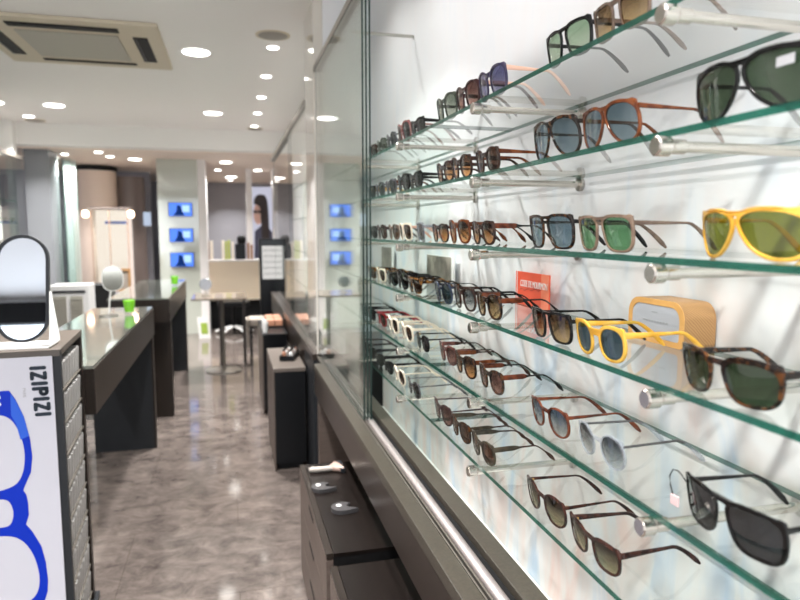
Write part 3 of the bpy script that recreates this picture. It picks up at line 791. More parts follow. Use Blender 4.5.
for i in range(2):
    for j in range(4):
        px, py = -.02+.04*i, -.075+.05*j
        c_, s_ = math.cos(-.25), math.sin(-.25)
        col = ['salmon', 'white', 'sandpink', 'white'][(i+j) % 4]
        v = thing('vial', 'small %s vial with black cap in the black tray' % {'salmon': 'salmon', 'white': 'white', 'sandpink': 'dusty pink'}[col], 'bottle', (.33+px*c_-py*s_, 3.93+px*s_+py*c_, .5975), 0, 'vials in the bottle tray')
        obj('glass_body', L([(.012, 0), (.013, .002), (.013, .038), (.006, .044), (.006, .048)], 14), M[col], v, True)
        obj('cap', L([(.008, .0482), (.008, .058)], 12), M['matblack'], v, True)
for i in range(2):
    for j in range(2):
        y_ = 5.20+.2*j; x_ = .290+.063*i
        o = obj('gift_box', B(-.029, .029, -.085, .085, 0, .045, bev=.003), M['salmon']); o.location = (x_+.0, y_+.03, .6105)
        tag(o, 'salmon box on the far black pedestal, %s %s' % (['aisle-side', 'wall-side'][i], ['nearer', 'farther'][j]), 'box', 'salmon boxes on the far pedestal')
for j, y_ in enumerate((4.90, 5.05)):
    o = obj('paper_cup', L([(.017, 0), (.022, .075), (.0205, .0755), (.016, .004)], 20), M['white'], None, True); o.location = (.236, y_, .6005)
    tag(o, 'white cup on the far black pedestal, '+['nearer the viewer', 'behind the other'][j], 'cup', 'white cups on the far pedestal')
o = obj('box_tray', B(.252, .39, 5.12, 5.53, .6005, .6095), M['black']); tag(o, 'flat black tray under the salmon boxes', 'tray')

# ------------------------------------------------------------------ ceiling fittings
def downlight(x, y, z, rad, power, label, group, spread=112):
    r = thing('ceiling_light', label, 'light', (x, y, z), 0, group)
    obj('ring', L([(rad*1.22, -.004), (rad*1.25, -.0005), (rad*1.25, 0)], 28), M['white'], r, True)
    obj('diffuser', L([(rad*.98, -.0075), (rad, -.0045)], 28), M['lamp'], r)
    l = bpy.data.lights.new('lamp', 'AREA'); l.shape = 'DISK'; l.size = rad*1.7; l.energy = power; l.color = (1, .98, .965)
    l.spread = math.radians(spread)
    lo = bpy.data.objects.new('lamp', l); COL.objects.link(lo); lo.parent = r; lo.location = (0, 0, -.012)
GS, GL, GR = 'small spot lights along the right wall', 'large round downlights in the shop ceiling', 'downlights in the lower rear ceiling'
sy = [-.5, .29, 1.09, 1.89, 2.69, 3.49, 4.285, 5.08, 5.87, 6.665, 7.49]
nm = ['out of view above the viewer']*6+['nearest the round ceiling grille', 'second from the round grille', 'third from the round grille', 'fourth from the round grille', 'farthest, next to the beam']
for y, n_ in zip(sy, nm):
    if y >= 4: downlight(.292, y, 2.5, .036, 7, 'small ceiling spot in the right-hand row, '+n_, GS)
for i, y in enumerate([-.5, .15, .8, 1.45, 2.1, 2.72]):
    downlight(.27, y, 2.5, .036, 3.7, 'small ceiling spot over the glass shelves, beyond the top of the photo', GS, 138)
for x, y, n_ in ((-.18, 4.52, 'right of the air conditioner'), (-.13, 6.78, 'in the middle before the beam'), (-1.53, 6.72, 'left of centre before the beam'), (-1.93, 7.42, 'smallest one at the left before the beam'), (-2.02, 6.69, 'cut by the left edge of the photo')):
    downlight(x, y, 2.5, .085 if y < 7 else .05, 42 if x > -2 else 9, 'large round ceiling downlight '+n_, GL)
for x, y in ((-.16, 2.27), (-1.5, 2.27), (-.16, .1), (-1.5, 0.1)):
    downlight(x, y, 2.5, .085, 42, 'large round ceiling downlight beyond the top of the photo', GL)
for x, y, rd, n_ in ((-2.10, 9.02, .06, 'above the grey pillar'), (-1.88, 8.63, .04, 'at the glass cabinet'), (-1.45, 8.3, .045, 'nearest the beam on the left'), (-1.40, 8.75, .045, 'second from the beam on the left'), (-1.15, 9.01, .075, 'left of the screen column'), (-.03, 9.1, .075, 'right of the screen column'), (-.15, 10.3, .045, 'small one right of the screen column'), (.04, 11.6, .09, 'farthest large one'), (.03, 12.3, .04, 'farthest small one by the back wall'), (.43, 10.2, .06, 'above the portrait poster')):
    downlight(x, y, 2.26, rd, 17, 'rear ceiling downlight '+n_, GR)
for x, y, rd, n_ in ((.275, 4.03, .085, 'beside the nearest small spot'), (-1.94, 7.70, .085, 'at the left by the beam'), (.306, 7.70, .075, 'at the right by the beam')):
    r = thing('ceiling_speaker', 'round grey ceiling grille '+n_, 'speaker', (x, y, 2.5), 0, 'round ceiling grilles')
    obj('rim', L([(rd*1.18, -.004), (rd*1.2, 0)], 32), M['acbeige'], r)
    obj('mesh_grille', L([(rd*.2, -.011), (rd*.8, -.010), (rd, -.0045)], 32), M['speaker'], r, True)
# air conditioner cassette
r = thing('air_conditioner', 'beige ceiling cassette air conditioner with four black slots', 'air conditioner', (-.84, 4.46, 2.5))
part('frame_panel', B(-1.36, -.36, 3.96, 4.98, 2.478, 2.4995, bev=.008), M['acbeige'], r)
part('center_grille', B(-1.14, -.60, 4.19, 4.76, 2.470, 2.4775, bev=.003), M['acgrille'], r)
for a_ in ((-1.15, -.58, 4.05, 4.125), (-1.15, -.58, 4.835, 4.88), (-1.30, -1.225, 4.2, 4.75), (-.52, -.44, 4.20, 4.76)):
    s_ = part('air_slot', B(a_[0], a_[1], a_[2], a_[3], 2.473, 2.4778), M['matblack'], r)
    w_ = a_[1]-a_[0] > .2
    part('louver', B(a_[0]+.01, a_[1]-.01, a_[2]+.012, a_[2]+.018, 2.470, 2.4728) if w_ else B(a_[0]+.012, a_[0]+.018, a_[2]+.01, a_[3]-.01, 2.470, 2.4728), M['black'], s_)

# ------------------------------------------------------------------ the blue-and-white eyewear stand at the left
SXR, SXL, SY0, SY1, SZT = -.507, -1.02, 2.05, 2.45, 1.013
r = thing('eyewear_stand', 'floor display stand with white front showing big blue glasses and dark lettering', 'display stand', (-.76, 2.25, 0))
part('side_board', B(SXR-.055, SXR-.045, SY0+.02, SY1-.0, .03, SZT-.02), M['darkgrey'], r)
part('rear_post', B(SXR-.055, SXR, SY1-.03, SY1, .03, SZT-.02), M['walnut'], r)
part('front_frame', B(SXL, SXR, SY0, SY0+.019, .03, SZT-.004), M['darkgrey'], r)
part('core', B(SXL, SXR-.056, SY0+.0195, SY1, .03, SZT-.021), M['darkgrey'], r)
part('top_board', B(SXL, SXR, SY0-.003, SY1+.005, SZT-.0195, SZT, bev=.001), pbr('dark_taupe_board', (74, 66, 59), .45), r)
part('foot_base', B(SXL-.0, SXR+.012, SY0-.015, SY1+.03, 0, .0295, bev=.004), M['darkgrey'], r)
PX1 = SXR-.021
part('front_panel', B(SXL+.02, PX1, SY0-.006, SY0-.0002, .05, SZT-.018), M['signwhite'], r)
NR = 9
for i in range(NR):
    z0 = .06+i*.102
    part('basket_row', B(SXR-.0445, SXR-.004, SY0+.0195, SY1-.0305, z0, z0+.004), M['rail'], r)
    for j in range(7):
        y0 = SY0+.022+j*.0495
        bm = bmesh.new(); bx(bm, -.018, .016, 0, .036, 0, .086, bev=.004)
        for q in range(3): bx(bm, .0161, .0185, .004+.0115*q, .009+.0115*q, .004, .082)
        for v in bm.verts: v.co.x += .05*(v.co.z-.044)
        bmesh.ops.translate(bm, verts=bm.verts[:], vec=(SXR-.024, y0, z0+.0045))
        part('silver_packet', bm, M['silver'], r)
# printed artwork on the front panel: blue frame standing on end, and the lettering
yS = SY0-.0062
def sgn(px, py):   # artwork grid of the sign, 1 unit = 3.06 mm, origin at the panel's upper right corner
    return (PX1-(50.6-px)*.00306, SZT-.018-(py-358.5)*.00306)
def plate(name, outer_, holes_, mat, d=.0006, lift=0):
    bm = fill2d([sgn(*p) for p in outer_], [[sgn(*p) for p in h] for h in holes_], d/2, 0)
    for v in bm.verts: v.co = (v.co.x, yS-d/2-lift-v.co.z, v.co.y)
    return part(name, bm, mat, r)
outr = [(-22, 389), (13, 389), (18, 398), (24, 415), (28, 437), (29, 455), (27, 470), (22, 481), (19.5, 487), (22, 492), (23, 500), (23, 512), (20, 521), (25, 529), (32, 545), (35, 562), (36, 580), (35, 592), (30, 607), (18, 616), (-22, 620)]
h1 = smooth_loop([(-18, 411), (4, 411), (13, 416), (19, 428), (23, 446), (22, 464), (17, 478), (8, 484), (-18, 488)], 2)
h2 = smooth_loop([(-18, 529), (6, 530), (17, 537), (25, 552), (29, 572), (28, 588), (22, 598), (8, 604), (-18, 606)], 2)
h3 = smooth_loop([(-16, 494), (2, 493), (8, 497), (10.5, 508), (8, 519), (2, 522), (-16, 520)], 2)
plate('blue_glasses_print', outr, [h1, h3, h2], M['blue'])
plate('highlight_print', [(14, 392), (18.5, 400), (24, 415), (27.5, 434), (20, 437), (17, 421), (13.5, 413)], [], M['blue2'], lift=.0007)
for py in (395, 401.5):
    plate('rivet_print', [(4+1.8*math.cos(a*PI/8), py+1.8*math.sin(a*PI/8)) for a in range(16)], [], M['white'], lift=.0007)
# lettering: thick rounded strokes, reading downwards
def stroke(bm, p, q, w):
    (x0, z0), (x1, z1) = sgn(*p), sgn(*q); w = w*.00306
    a0 = math.atan2(z1-z0, x1-x0); pts = []
    for i in range(9): a_ = a0+PI/2+PI*i/8; pts.append((x0+w*math.cos(a_), z0+w*math.sin(a_)))
    for i in range(9): a_ = a0-PI/2+PI*i/8; pts.append((x1+w*math.cos(a_), z1+w*math.sin(a_)))
    v1 = [bm.verts.new((x, yS-.0001, z)) for x, z in pts]; v2 = [bm.verts.new((x, yS-.0009, z)) for x, z in pts]
    bm.faces.new(v1); bm.faces.new(list(reversed(v2)))
    for i in range(len(pts)): j = (i+1) % len(pts); bm.faces.new((v1[i], v2[i], v2[j], v1[j]))
def letter(ch, y0, y1, dx):
    bm = bmesh.new(); xl, xr = 32.5+dx, 43.5+dx; w = 1.75
    m_ = (y0+y1)/2
    if ch == 'I': stroke(bm, (xl, m_), (xr, m_), w)
    if ch == 'Z':
        stroke(bm, (xr, y0+w), (xr, y1-w), w); stroke(bm, (xl, y0+w), (xl, y1-w), w); stroke(bm, (xl, y0+w), (xr, y1-w), w)
    if ch == 'P':
        stroke(bm, (xl, y0+w), (xr, y0+w), w)
        cx_, cy_, rr = xr-2.6, m_+.5, 2.7
        ring = [(cx_+rr*math.cos(a*PI/8), cy_+rr*math.sin(a*PI/8)) for a in range(16)]
        for i in range(16): stroke(bm, ring[i], ring[(i+1) % 16], w*.95)
    part('letter', bm, M['slate'], r)
ys = 367.3
for ch, h in zip('IZIPIZI', (3.5, 8.6, 3.5, 8.6, 3.5, 8.6, 3.5)):
    letter(ch, ys, ys+h, (ys-367)*.055); ys += h+1.45
mt = Matrix.Translation((sgn(25.5, 392)[0]+.76, yS-.0002-2.25, sgn(25.5, 392)[1])) @ Matrix.Rotation(PI/2, 4, 'X') @ Matrix.Rotation(-PI/2, 4, 'Z')
text_mesh('small_lettering', 'PARIS', .011, .0002, M['ink'], r, mt)

r.location.x += .005; r.rotation_euler.z = math.radians(3.3)
# mirror on the stand
mx_, my_ = -.597, 2.13
r = thing('table_mirror', 'pill-shaped mirror with black rim on the blue-and-white stand', 'mirror', (mx_, my_, SZT))
def pill(w, h, nn=14):
    q = w/2; pts = []
    for i in range(nn+1): a_ = PI*i/nn; pts.append((q*math.cos(a_), h/2-q+q*math.sin(a_)))
    for i in range(nn+1): a_ = PI+PI*i/nn; pts.append((q*math.cos(a_), -h/2+q+q*math.sin(a_)))
    return pts
tilt = Matrix.Translation((0, 0, .175)) @ Matrix.Rotation(math.radians(-11), 4, 'X')
bm = fill2d(pill(.142, .318), [pill(.128, .304)], .007, .001)
for v in bm.verts: v.co = (v.co.x, -v.co.z, v.co.y)
bm.transform(tilt); part('rim', bm, M['darkgrey'], r, world=False, smooth=False)
bm = prism(pill(.130, .306), 'Y', -.002, .004); bm.transform(tilt); part('mirror_glass', bm, M['mirror'], r, world=False)
bm = prism(pill(.130, .306), 'Y', .0042, .0075); bm.transform(tilt); part('backing', bm, M['darkgrey'], r, world=False)
part('tray', B(-.20, .072, -.045, .07, .0005, .006, bev=.001), M['white'], r, world=False)
part('side_bracket', prism([(-.045, .0062), (.068, .0062), (.068, .02), (-.001, .165), (-.012, .165)], 'X', .0735, .0765), M['white'], r, world=False)

# ------------------------------------------------------------------ left-hand counters
def counter(x0, x1, y0, y1, label):
    r = thing('service_counter', label, 'counter', ((x0+x1)/2, (y0+y1)/2, 0), 0, 'dark counters along the left of the aisle')
    zt = .88
    part('glass_top', B(x0+.004, x1-.004, y0+.004, y1-.004, zt-.010, zt), M['counterglass'], r)
    part('apron', B(x0, x1, y0, y1, zt-.175, zt-.0102), M['walnut'], r)
    part('end_panel', B(x0, x1-.012, y1-.12, y1-.07, 0, zt-.1752), M['darkgrey'], r)
    part('end_edge', B(x1-.0118, x1, y1-.12, y1-.07, 0, zt-.1752), M['walnut'], r)
    part('near_panel', B(x0, x0+.16 if y0 < 4 else x1, y0+.06, y0+.11, 0, zt-.1752), M['walnut'], r)
counter(-.835, -.480, 2.468, 4.33, 'dark brown glass-topped counter nearest the viewer on the left')
counter(-.845, -.432, 4.86, 6.68, 'second dark brown glass-topped counter, nearer the screens')
def tumbler(x, y, label):
    r = thing('glass_tumbler', label, 'glass', (x, y, .8805), 0, 'tumblers of green gel on the counters')
    obj('tumbler_glass', L([(.024, 0), (.027, .004), (.036, .092), (.034, .0915), (.025, .012), (.004, .010)], 24), M['tumbler'], r, True)
    obj('green_filling', L([(.0235, .0125), (.0245, .0135), (.0322, .076), (.031, .079)], 24), M['lime'], r, True)
tumbler(-.572, 3.98, 'tumbler of lime green filling on the nearer counter, beside the small mirror')
tumbler(-.478, 5.95, 'tumbler of lime green filling on the farther counter')
r = thing('counter_mirror', 'small oval mirror on a thin stand on the nearer counter', 'mirror', (-.672, 3.92, .8805))
obj('foot', L([(.05, 0), (.05, .006), (.02, .010)], 24), M['steel'], r, True)
obj('stem', sweep([(0, 0, .0101), (.006, 0, .07), (.016, .004, .15)], .0045, .0045, 8), M['white'], r, True)
bm = bmesh.new(); hd = [(.056*math.copysign(abs(math.cos(t*PI/20))**.75, math.cos(t*PI/20)), .071*math.copysign(abs(math.sin(t*PI/20))**.75, math.sin(t*PI/20))) for t in range(40)]
bm = prism(hd, 'Y', -.004, .006); bmesh.ops.translate(bm, verts=bm.verts[:], vec=(.028, 0, .210)); obj('head', bm, M['white'], r)
bm = prism([(u*.93, v*.93) for u, v in hd], 'Y', -.006, -.0042); bmesh.ops.translate(bm, verts=bm.verts[:], vec=(.028, 0, .210)); obj('mirror_face', bm, pbr('grey_mirror', (190, 188, 178), .12, metal=.7), r)

# ------------------------------------------------------------------ left wall case and rear of the shop
r = thing('glass_wall_case', 'tall glass-fronted show case along the left wall', 'show case', (-2.25, 5, 0))
bm = bmesh.new(); fs = bx(bm, -2.134, -2.126, 2.2, 7.84, .72, 2.10)
part('front_pane', bm, M['pane'], r); part('top_rail', B(-2.15, -2.11, 2.2, 7.84, 2.102, 2.135), M['rail'], r); part('base_cabinet', B(-2.36, -2.12, 2.2, 7.7, 0, .70), M['walnut'], r)
LS = []
for i, z in enumerate((1.0, 1.22, 1.44, 1.66)):
    bm = bmesh.new(); fs = bx(bm, -2.355, -2.15, 5.2, 7.65, z-.008, z)
    for j, f in enumerate(fs): f.material_index = 0 if j in (4, 5) else 1
    tag(obj('glass_shelf', bm, [M['shelf'], M['edge']]), ['lowest', 'second lowest', 'second highest', 'top'][i]+' glass shelf inside the left wall case', 'shelf', 'glass shelves of the left wall case')
proto = None
def copy_tree(o, parent=None):
    c = o.copy(); COL.objects.link(c); c.parent = parent
    for ch in [q for q in o.children]: copy_tree(ch, c)
    return c
n_ = 0
for z in (1.22, 1.44):
    for y in (6.6, 6.85, 7.1, 7.35, 7.57):
        lab = 'dark sunglasses on the left wall case, %s shelf, %s' % ('lower' if z < 1.3 else 'upper', {6.6: 'nearest the viewer', 6.85: 'second from the viewer', 7.1: 'third from the viewer', 7.35: 'fourth from the viewer', 7.57: 'farthest from the viewer'}[y])
        if proto is None:
            proto, _, _ = G('wayf', 'black', 'grey', y, 3, lab, x=-2.17, rz=180, z=z, group='sunglasses in the left wall case'); 
        else:
            c = copy_tree(proto); c.location = (-2.17, y, z+.0006); c['label'] = lab

# column clad in pale glass with three screens
struct('trim_5', B(-.885, -.39, 8.9, 9.3, 0, 2.26), M['colglass'])
struct('trim_6', B(-.389, -.29, 8.88, 9.32, 0, 2.26), M['whitecol'])
for i, (z0, z1) in enumerate(((1.54, 1.705), (1.21, 1.375), (.89, 1.065))):
    r = thing('wall_screen', '%s of three blue screens on the pale glass column' % ['topmost', 'middle', 'lowest'][i], 'screen', (-.61, 8.88, (z0+z1)/2), 0, 'blue screens on the glass column')
    part('housing', B(-.757, -.462, 8.872, 8.899, z0-.006, z1+.006), M['matblack'], r)
    part('display', B(-.75, -.47, 8.868, 8.8719, z0, z1), M['screen'], r)
    part('picture_patch', B(-.59, -.50, 8.866, 8.8679, z0+.05, z1-.03), M['screen2'], r)
    part('picture_shape', prism([(-.70, z0+.005), (-.56, z0+.005), (-.585, z0+.06), (-.60, z1-.04), (-.65, z1-.02), (-.66, z0+.06)], 'Y', 8.864, 8.8659), M['screen3'], r)
# rear left: glass cabinet, lit showcase, dark round column
r = thing('glass_cabinet', 'tall greenish glass cabinet beside the grey pillar at the rear left', 'show case', (-1.92, 8.5, 0))
part('base', B(-1.952, -1.79, 8.45, 8.8, 0, .10), M['darkgrey'], r)
part('front_glass', B(-1.952, -1.79, 8.45, 8.458, .101, 2.2), sheet('cabinet_glass', (226, 236, 232), 1.6), r)
part('side_glass', B(-1.798, -1.79, 8.459, 8.8, .101, 2.2), sheet('cabinet_side_glass', (226, 236, 232), 1.6), r)
part('post', B(-1.875, -1.862, 8.44, 8.449, .101, 2.2), pbr('green_edge_strip', (52, 78, 74), .3), r)
part('back', B(-1.952, -1.80, 8.79, 8.80, .101, 2.2), pbr('grey_green_back', (186, 196, 193), .5), r)
r = thing('lit_showcase', 'warmly lit white showcase with a blue band at the rear left', 'show case', (-1.48, 9.2, 0))
part('base', B(-1.71, -1.27, 9.05, 9.4, 0, .55), M['walnut'], r)
part('back_panel', B(-1.71, -1.27, 9.37, 9.4, .551, 1.62), M['litpanel'], r)
part('glass_front', B(-1.69, -1.29, 9.05, 9.056, .551, 1.62), M['tumbler'], r)
for x in (-1.71, -1.50, -1.28): part('post', B(x, x+.012, 9.045, 9.0495, .551, 1.63), pbr('bronze_post', (150, 118, 96), .4), r)
part('blue_band', B(-1.60, -1.33, 9.36, 9.369, 1.44, 1.475), M['blue2'], r)
part('top_frame', B(-1.72, -1.26, 9.04, 9.4, 1.631, 1.65), M['darkcol'], r)
for x in (-1.78, -1.24):
    l_ = part('side_lamp', L([(.02, 0), (.04, .02), (.04, .07), (.02, .09)], 16, (x, 9.1, 1.52)), M['lampwarm'], r, smooth=True)
    part('lamp_arm', B(min(x, x+(.07 if x < -1.5 else -.03)), max(x, x+(.07 if x < -1.5 else -.03)), 9.12, 9.14, 1.611, 1.63), M['steel'], r)
for x, y, hh_ in ((-1.68, 9.75, 0),): pass
o = obj('round_column', L([(.20, 0), (.20, 2.13)], 40, (-1.40, 10.35, 0)), M['darkcol'], None, True); o['kind'] = 'structure'; o.name = 'trim_7'
o = obj('trim_8', L([(.30, 0), (.30, 2.19)], 48, (-1.86, 10.2, 0)), M['peachcol'], None, True)
struct('trim_15', L([(.31, 2.191), (.31, 2.24)], 48, (-1.86, 10.2, 0)), M['matblack']); o['kind'] = 'structure'
tag(obj('wall_sign', B(-1.22, -1.12, 10.2, 10.23, 1.42, 1.62), emit('pale_sign_light', (200, 214, 236), .9)), 'small pale blue lit panel beside the dark round column', 'sign')
# white floor unit with louvres, black cabinet, wooden crate between them and the counters
r = thing('floor_heater', 'white floor-standing unit with two louvred grilles behind the near counter', 'heater', (-1.24, 5.7, 0))
part('casing', B(-1.385, -1.10, 5.6, 5.85, 0, .925, bev=.008), M['white'], r)
part('dark_strip', B(-1.36, -1.125, 5.592, 5.5995, .865, .885), M['darkgrey'], r)
for x in (-1.355, -1.235):
    g_ = bmesh.new(); bx(g_, x, x+.09, 5.595, 5.5995, .45, .84)
    for i in range(14): bx(g_, x, x+.09, 5.586, 5.5949, .46+.027*i, .472+.027*i)
    part('louvre_grille', g_, M['acgrille'], r)
part('side_panel', B(-1.45, -1.387, 5.6, 5.85, 0, .905, bev=.006), M['cream'], r)
r = thing('storage_cabinet', 'black cabinet behind the white louvred unit', 'cabinet', (-1.2, 6.5, 0))
part('body', B(-1.33, -1.08, 6.4, 6.7, .0, .84), M['black'], r); part('top_panel', B(-1.335, -1.075, 6.395, 6.705, .8402, .86), M['matblack'], r)
r = thing('wooden_frame_stand', 'small pale wooden frame standing right of the black cabinet', 'frame', (-1.13, 7.3, 0))
part('frame', fill2d([(0, 0), (.22, 0), (.22, .24), (0, .24)], [[(.025, .025), (.195, .025), (.195, .215), (.025, .215)]], .01, 0), M['wood'], r, world=False)
r.children[0].data.transform(Matrix.Translation((-.11, 0, .72)) @ Matrix.Rotation(PI/2, 4, 'X'))
part('backing', B(-.085, .085, .0, .006, .745, .935), M['cushion'], r, world=False); part('pedestal', B(-.10, .10, -.03, .05, 0, .7095), M['greywall'], r, world=False)

# rear middle: partition, poster, black frame stand, table, chairs
struct('trim_9', B(-.36, 1.88, 9.2, 9.26, .40, .935), M['beige'])
struct('trim_10', B(-.36, 1.88, 9.28, 9.34, 0, .399), M['matblack'])
struct('trim_11', B(-.37, 1.88, 9.18, 9.40, .9352, .955), M['whitecol'])
bk = [(-.345, .03, .24, 'book3'), (-.295, .03, .25, 'book1'), (-.25, .035, .26, 'book3'), (-.10, .035, .26, 'book3'), (-.06, .03, .25, 'book2'), (-.02, .035, .26, 'book2'), (.03, .03, .24, 'book3'), (.24, .03, .23, 'book1'), (.285, .03, .2, 'book1')]
bn = ['leftmost white', 'brown, second from the left', 'white, third from the left', 'white, left of the green ones', 'olive green, left', 'olive green, right', 'white, right of the green ones', 'brown, left of the poster', 'brown, under the poster']
for (x, w, h, c), n_ in zip(bk, bn):
    o = obj('folder', B(-w/2, w/2, -.05, .05, 0, h), M[c]); o.location = (x, 9.30, .9555)
    tag(o, 'upright folder on the beige partition, '+n_, 'folder', 'folders on the partition')
r = thing('coffee_machine', 'black machine on the beige partition left of the portrait poster', 'machine', (.13, 9.30, .9555))
part('body', B(.06, .20, 9.24, 9.36, .9555, 1.17, bev=.01), M['black'], r); part('head', L([(.05, 0), (.06, .03), (.06, .09), (.03, .12)], 18, (.15, 9.30, 1.171)), M['matblack'], r, smooth=True)
struct('trim_12', B(.245, .330, 10.0, 10.2, 0, 2.26), M['whitecol'])
struct('trim_13', B(.625, .705, 10.0, 10.2, 0, 2.26), M['whitecol'])
r = thing('portrait_poster', 'tall backlit portrait poster of a dark-haired person with glasses between white columns', 'poster', (.477, 10.05, .9))
part('backlit_sheet', B(.331, .624, 10.05, 10.08, .70, 2.0), M['posterbg'], r)
part('base', B(.331, .624, 10.05, 10.12, 0, .699), M['white'], r)
def ell(cx, cz, rx, rz_, n=24): return [(cx+rx*math.cos(2*PI*i/n), cz+rz_*math.sin(2*PI*i/n)) for i in range(n)]
part('coat_print', prism([(.34, .72), (.62, .72), (.62, 1.32), (.55, 1.42), (.45, 1.42), (.36, 1.34)], 'Y', 10.044, 10.0495), M['coat'], r)
part('face_print', prism(ell(.415, 1.60, .07, .16), 'Y', 10.040, 10.0439), M['skin'], r)
part('hair_print', prism(smooth_loop([(.345, 1.74), (.37, 1.86), (.46, 1.90), (.55, 1.86), (.57, 1.6), (.575, 1.0), (.575, .74), (.47, .74), (.46, 1.1), (.455, 1.5), (.45, 1.70), (.40, 1.74)], 2), 'Y', 10.036, 10.0399), M['hair'], r)
gb = bmesh.new()
for bm_ in (prism(ell(.375, 1.63, .028, .022, 14), 'Y', 10.032, 10.0359), prism(ell(.432, 1.63, .026, .022, 14), 'Y', 10.032, 10.0359)):
    me = bpy.data.meshes.new('t'); bm_.to_mesh(me); bm_.free(); gb.from_mesh(me); bpy.data.meshes.remove(me)
bx(gb, .40, .41, 10.032, 10.0359, 1.628, 1.636)
part('glasses_print', gb, M['black'], r)
r = thing('frame_display_stand', 'black floor stand with a white panel of spectacle frames beside the far ledge', 'display stand', (.457, 7.45, 0))
part('housing', B(.309, .605, 7.4, 7.5, 0, 1.262), M['black'], r)
part('header_strip', B(.33, .585, 7.394, 7.3995, 1.20, 1.245), M['darkgrey'], r)
part('white_panel', B(.338, .580, 7.392, 7.3995, .815, 1.185), emit('panel_added_glow', (235, 232, 228), .85), r)  # plain white board, no lamp; glow added to brighten it
fp = None
for i in range(5):
    for j in range(3):
        if fp is None:
            bm = fill2d(ell(-.017, 0, .014, .011, 14), [ell(-.017, 0, .011, .008, 14)], .001, 0)
            me = bpy.data.meshes.new('t'); b2 = fill2d(ell(.017, 0, .014, .011, 14), [ell(.017, 0, .011, .008, 14)], .001, 0); b2.to_mesh(me); b2.free(); bm.from_mesh(me); bpy.data.meshes.remove(me)
            bx(bm, -.005, .005, .001, .003, -.001, .001)
            for v in bm.verts: v.co = (v.co.x, -v.co.z, v.co.y)
            fp = obj('spectacle_frame', bm, M['darkgrey']); o = fp
        else:
            o = fp.copy(); COL.objects.link(o)
        o.location = (.385+.072*j, 7.389, 1.135-.065*i)
        tag(o, 'small spectacle frame on the white panel, %s row, %s' % (['top', 'second', 'third', 'fourth', 'bottom'][i], ['left', 'centre', 'right'][j]), 'glasses', 'spectacle frames on the white panel')
r = thing('consulting_table', 'glass-topped table on a round foot at the far end of the aisle', 'table', (-.09, 6.45, 0))
part('table_top', B(-.36, .13, 6.15, 6.75, .718, .735, bev=.002), M['tabletop'], r)
part('foot', L([(.17, 0), (.17, .010), (.03, .022)], 32, (-.09, 6.45, 0)), M['steel'], r, smooth=True)
part('column', L([(.016, .0222), (.016, .7175)], 18, (-.09, 6.45, 0)), M['rail'], r, smooth=True)
for x in (-.13, .10): part('side_leg', B(x, x+.03, 6.72, 6.745, 0, .7175), M['fascia'], r)
r = thing('round_mirror', 'small round white mirror standing on the glass-topped table', 'mirror', (-.24, 6.45, .7355))
obj('foot', L([(.04, 0), (.04, .008)], 20), M['steel'], r); obj('stem', L([(.006, .0081), (.006, .05)], 10), M['steel'], r)
bm = L([(.055, -.006), (.058, 0), (.055, .006)], 28, (0, 0, .11), 'Y'); obj('disc', bm, M['mirror'], r, True)
def swivel(x, y, label):
    r = thing('swivel_stool', label, 'stool', (x, y, 0), 0, 'swivel chairs by the partition')
    for i in range(5):
        a_ = 2*PI*i/5+.3
        obj('base_arm', sweep([(.025*math.cos(a_), .025*math.sin(a_), .10), (.14*math.cos(a_), .14*math.sin(a_), .075), (.25*math.cos(a_), .25*math.sin(a_), .03)], .018, .014, 8), M['white'], r, True)
    obj('gas_stem', L([(.025, .0), (.025, .38)], 14), M['black'], r, True)
    obj('seat', B(-.2, .2, -.2, .2, .381, .44, bev=.02), M['black'], r, True)
swivel(.02, 8.75, 'dark swivel stool with white star base in front of the beige partition')
r = thing('picture_easel', 'small white framed green picture leaning upright on the floor', 'picture', (-.33, 8.45, 0))
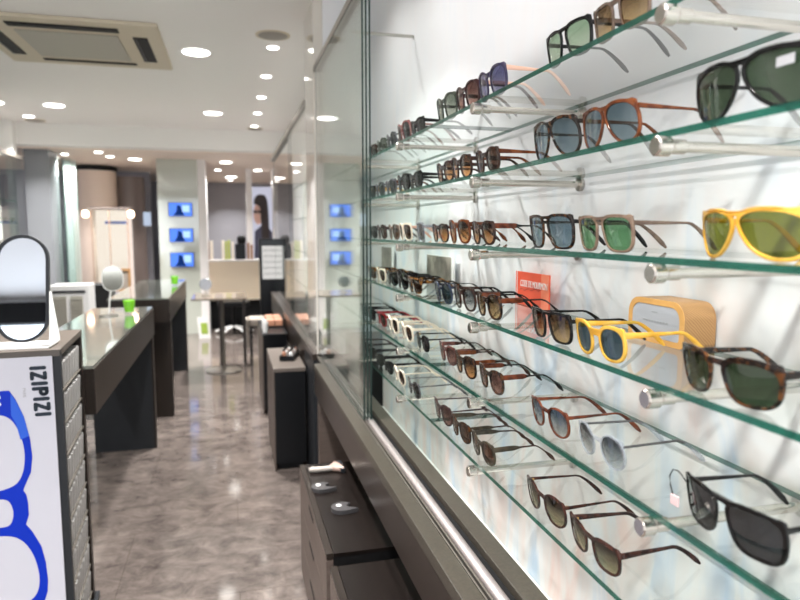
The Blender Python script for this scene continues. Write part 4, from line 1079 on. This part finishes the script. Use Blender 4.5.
part('frame_board', prism([(-.08, 0), (.06, 0), (.04, .27), (-.10, .27)], 'Y', 0, .012), M['white'], r, world=False)
part('green_print', prism([(-.05, .06), (.03, .06), (.02, .2), (-.06, .2)], 'Y', -.003, -.0003), M['greenpic'], r, world=False)
r = thing('stool', 'grey cushioned stool right of the glass-topped table', 'stool', (.22, 6.75, 0))
part('cushion', B(-.06, .10, -.16, .16, .40, .47, bev=.015), M['cushion'], r, world=False, smooth=True)
part('back_cover', B(-.085, -.062, -.15, .15, .18, .46, bev=.006), M['cushion'], r, world=False)
for x in (-.05, .08):
    for y in (-.14, .12): part('leg', B(x, x+.02, y, y+.02, 0, .3995), M['black'], r, world=False)

# ------------------------------------------------------------------ daylight, world, camera
w = bpy.data.worlds.new('world'); S.world = w; w.use_nodes = True
bgn = w.node_tree.nodes['Background']; bgn.inputs[0].default_value = (.80, .88, 1, 1); bgn.inputs[1].default_value = .6
l = bpy.data.lights.new('window_daylight', 'AREA'); l.shape = 'RECTANGLE'; l.size = 3.0; l.size_y = 2.0; l.energy = 70; l.color = (.9, .95, 1)
lo = bpy.data.objects.new('window_daylight', l); COL.objects.link(lo); lo.location = (-.9, -2.38, 1.3); lo.rotation_euler = (PI/2, 0, 0)

cam = bpy.data.cameras.new('camera'); cam.sensor_width = 36; cam.lens = 36*650/800; cam.clip_start = .05
P = math.atan(70/650); PSI = math.atan(170/650*math.cos(P))
co = bpy.data.objects.new('camera', cam); COL.objects.link(co)
co.location = (0, 0, EYE); co.rotation_euler = (PI/2-P, 0, -PSI)
cam.dof.use_dof = True; cam.dof.focus_distance = 1.2; cam.dof.aperture_fstop = 29.25/6.6
S.camera = co
vs = S.view_settings; vs.view_transform = 'Standard'; vs.look = 'None'; vs.gamma = 1; vs.use_curve_mapping = False
vs.exposure = 0.0
cy_ = S.cycles
cy_.use_denoising = True; cy_.transparent_max_bounces = 40; cy_.max_bounces = 10; cy_.glossy_bounces = 6
cy_.caustics_reflective = False; cy_.caustics_refractive = False; cy_.sample_clamp_indirect = 6
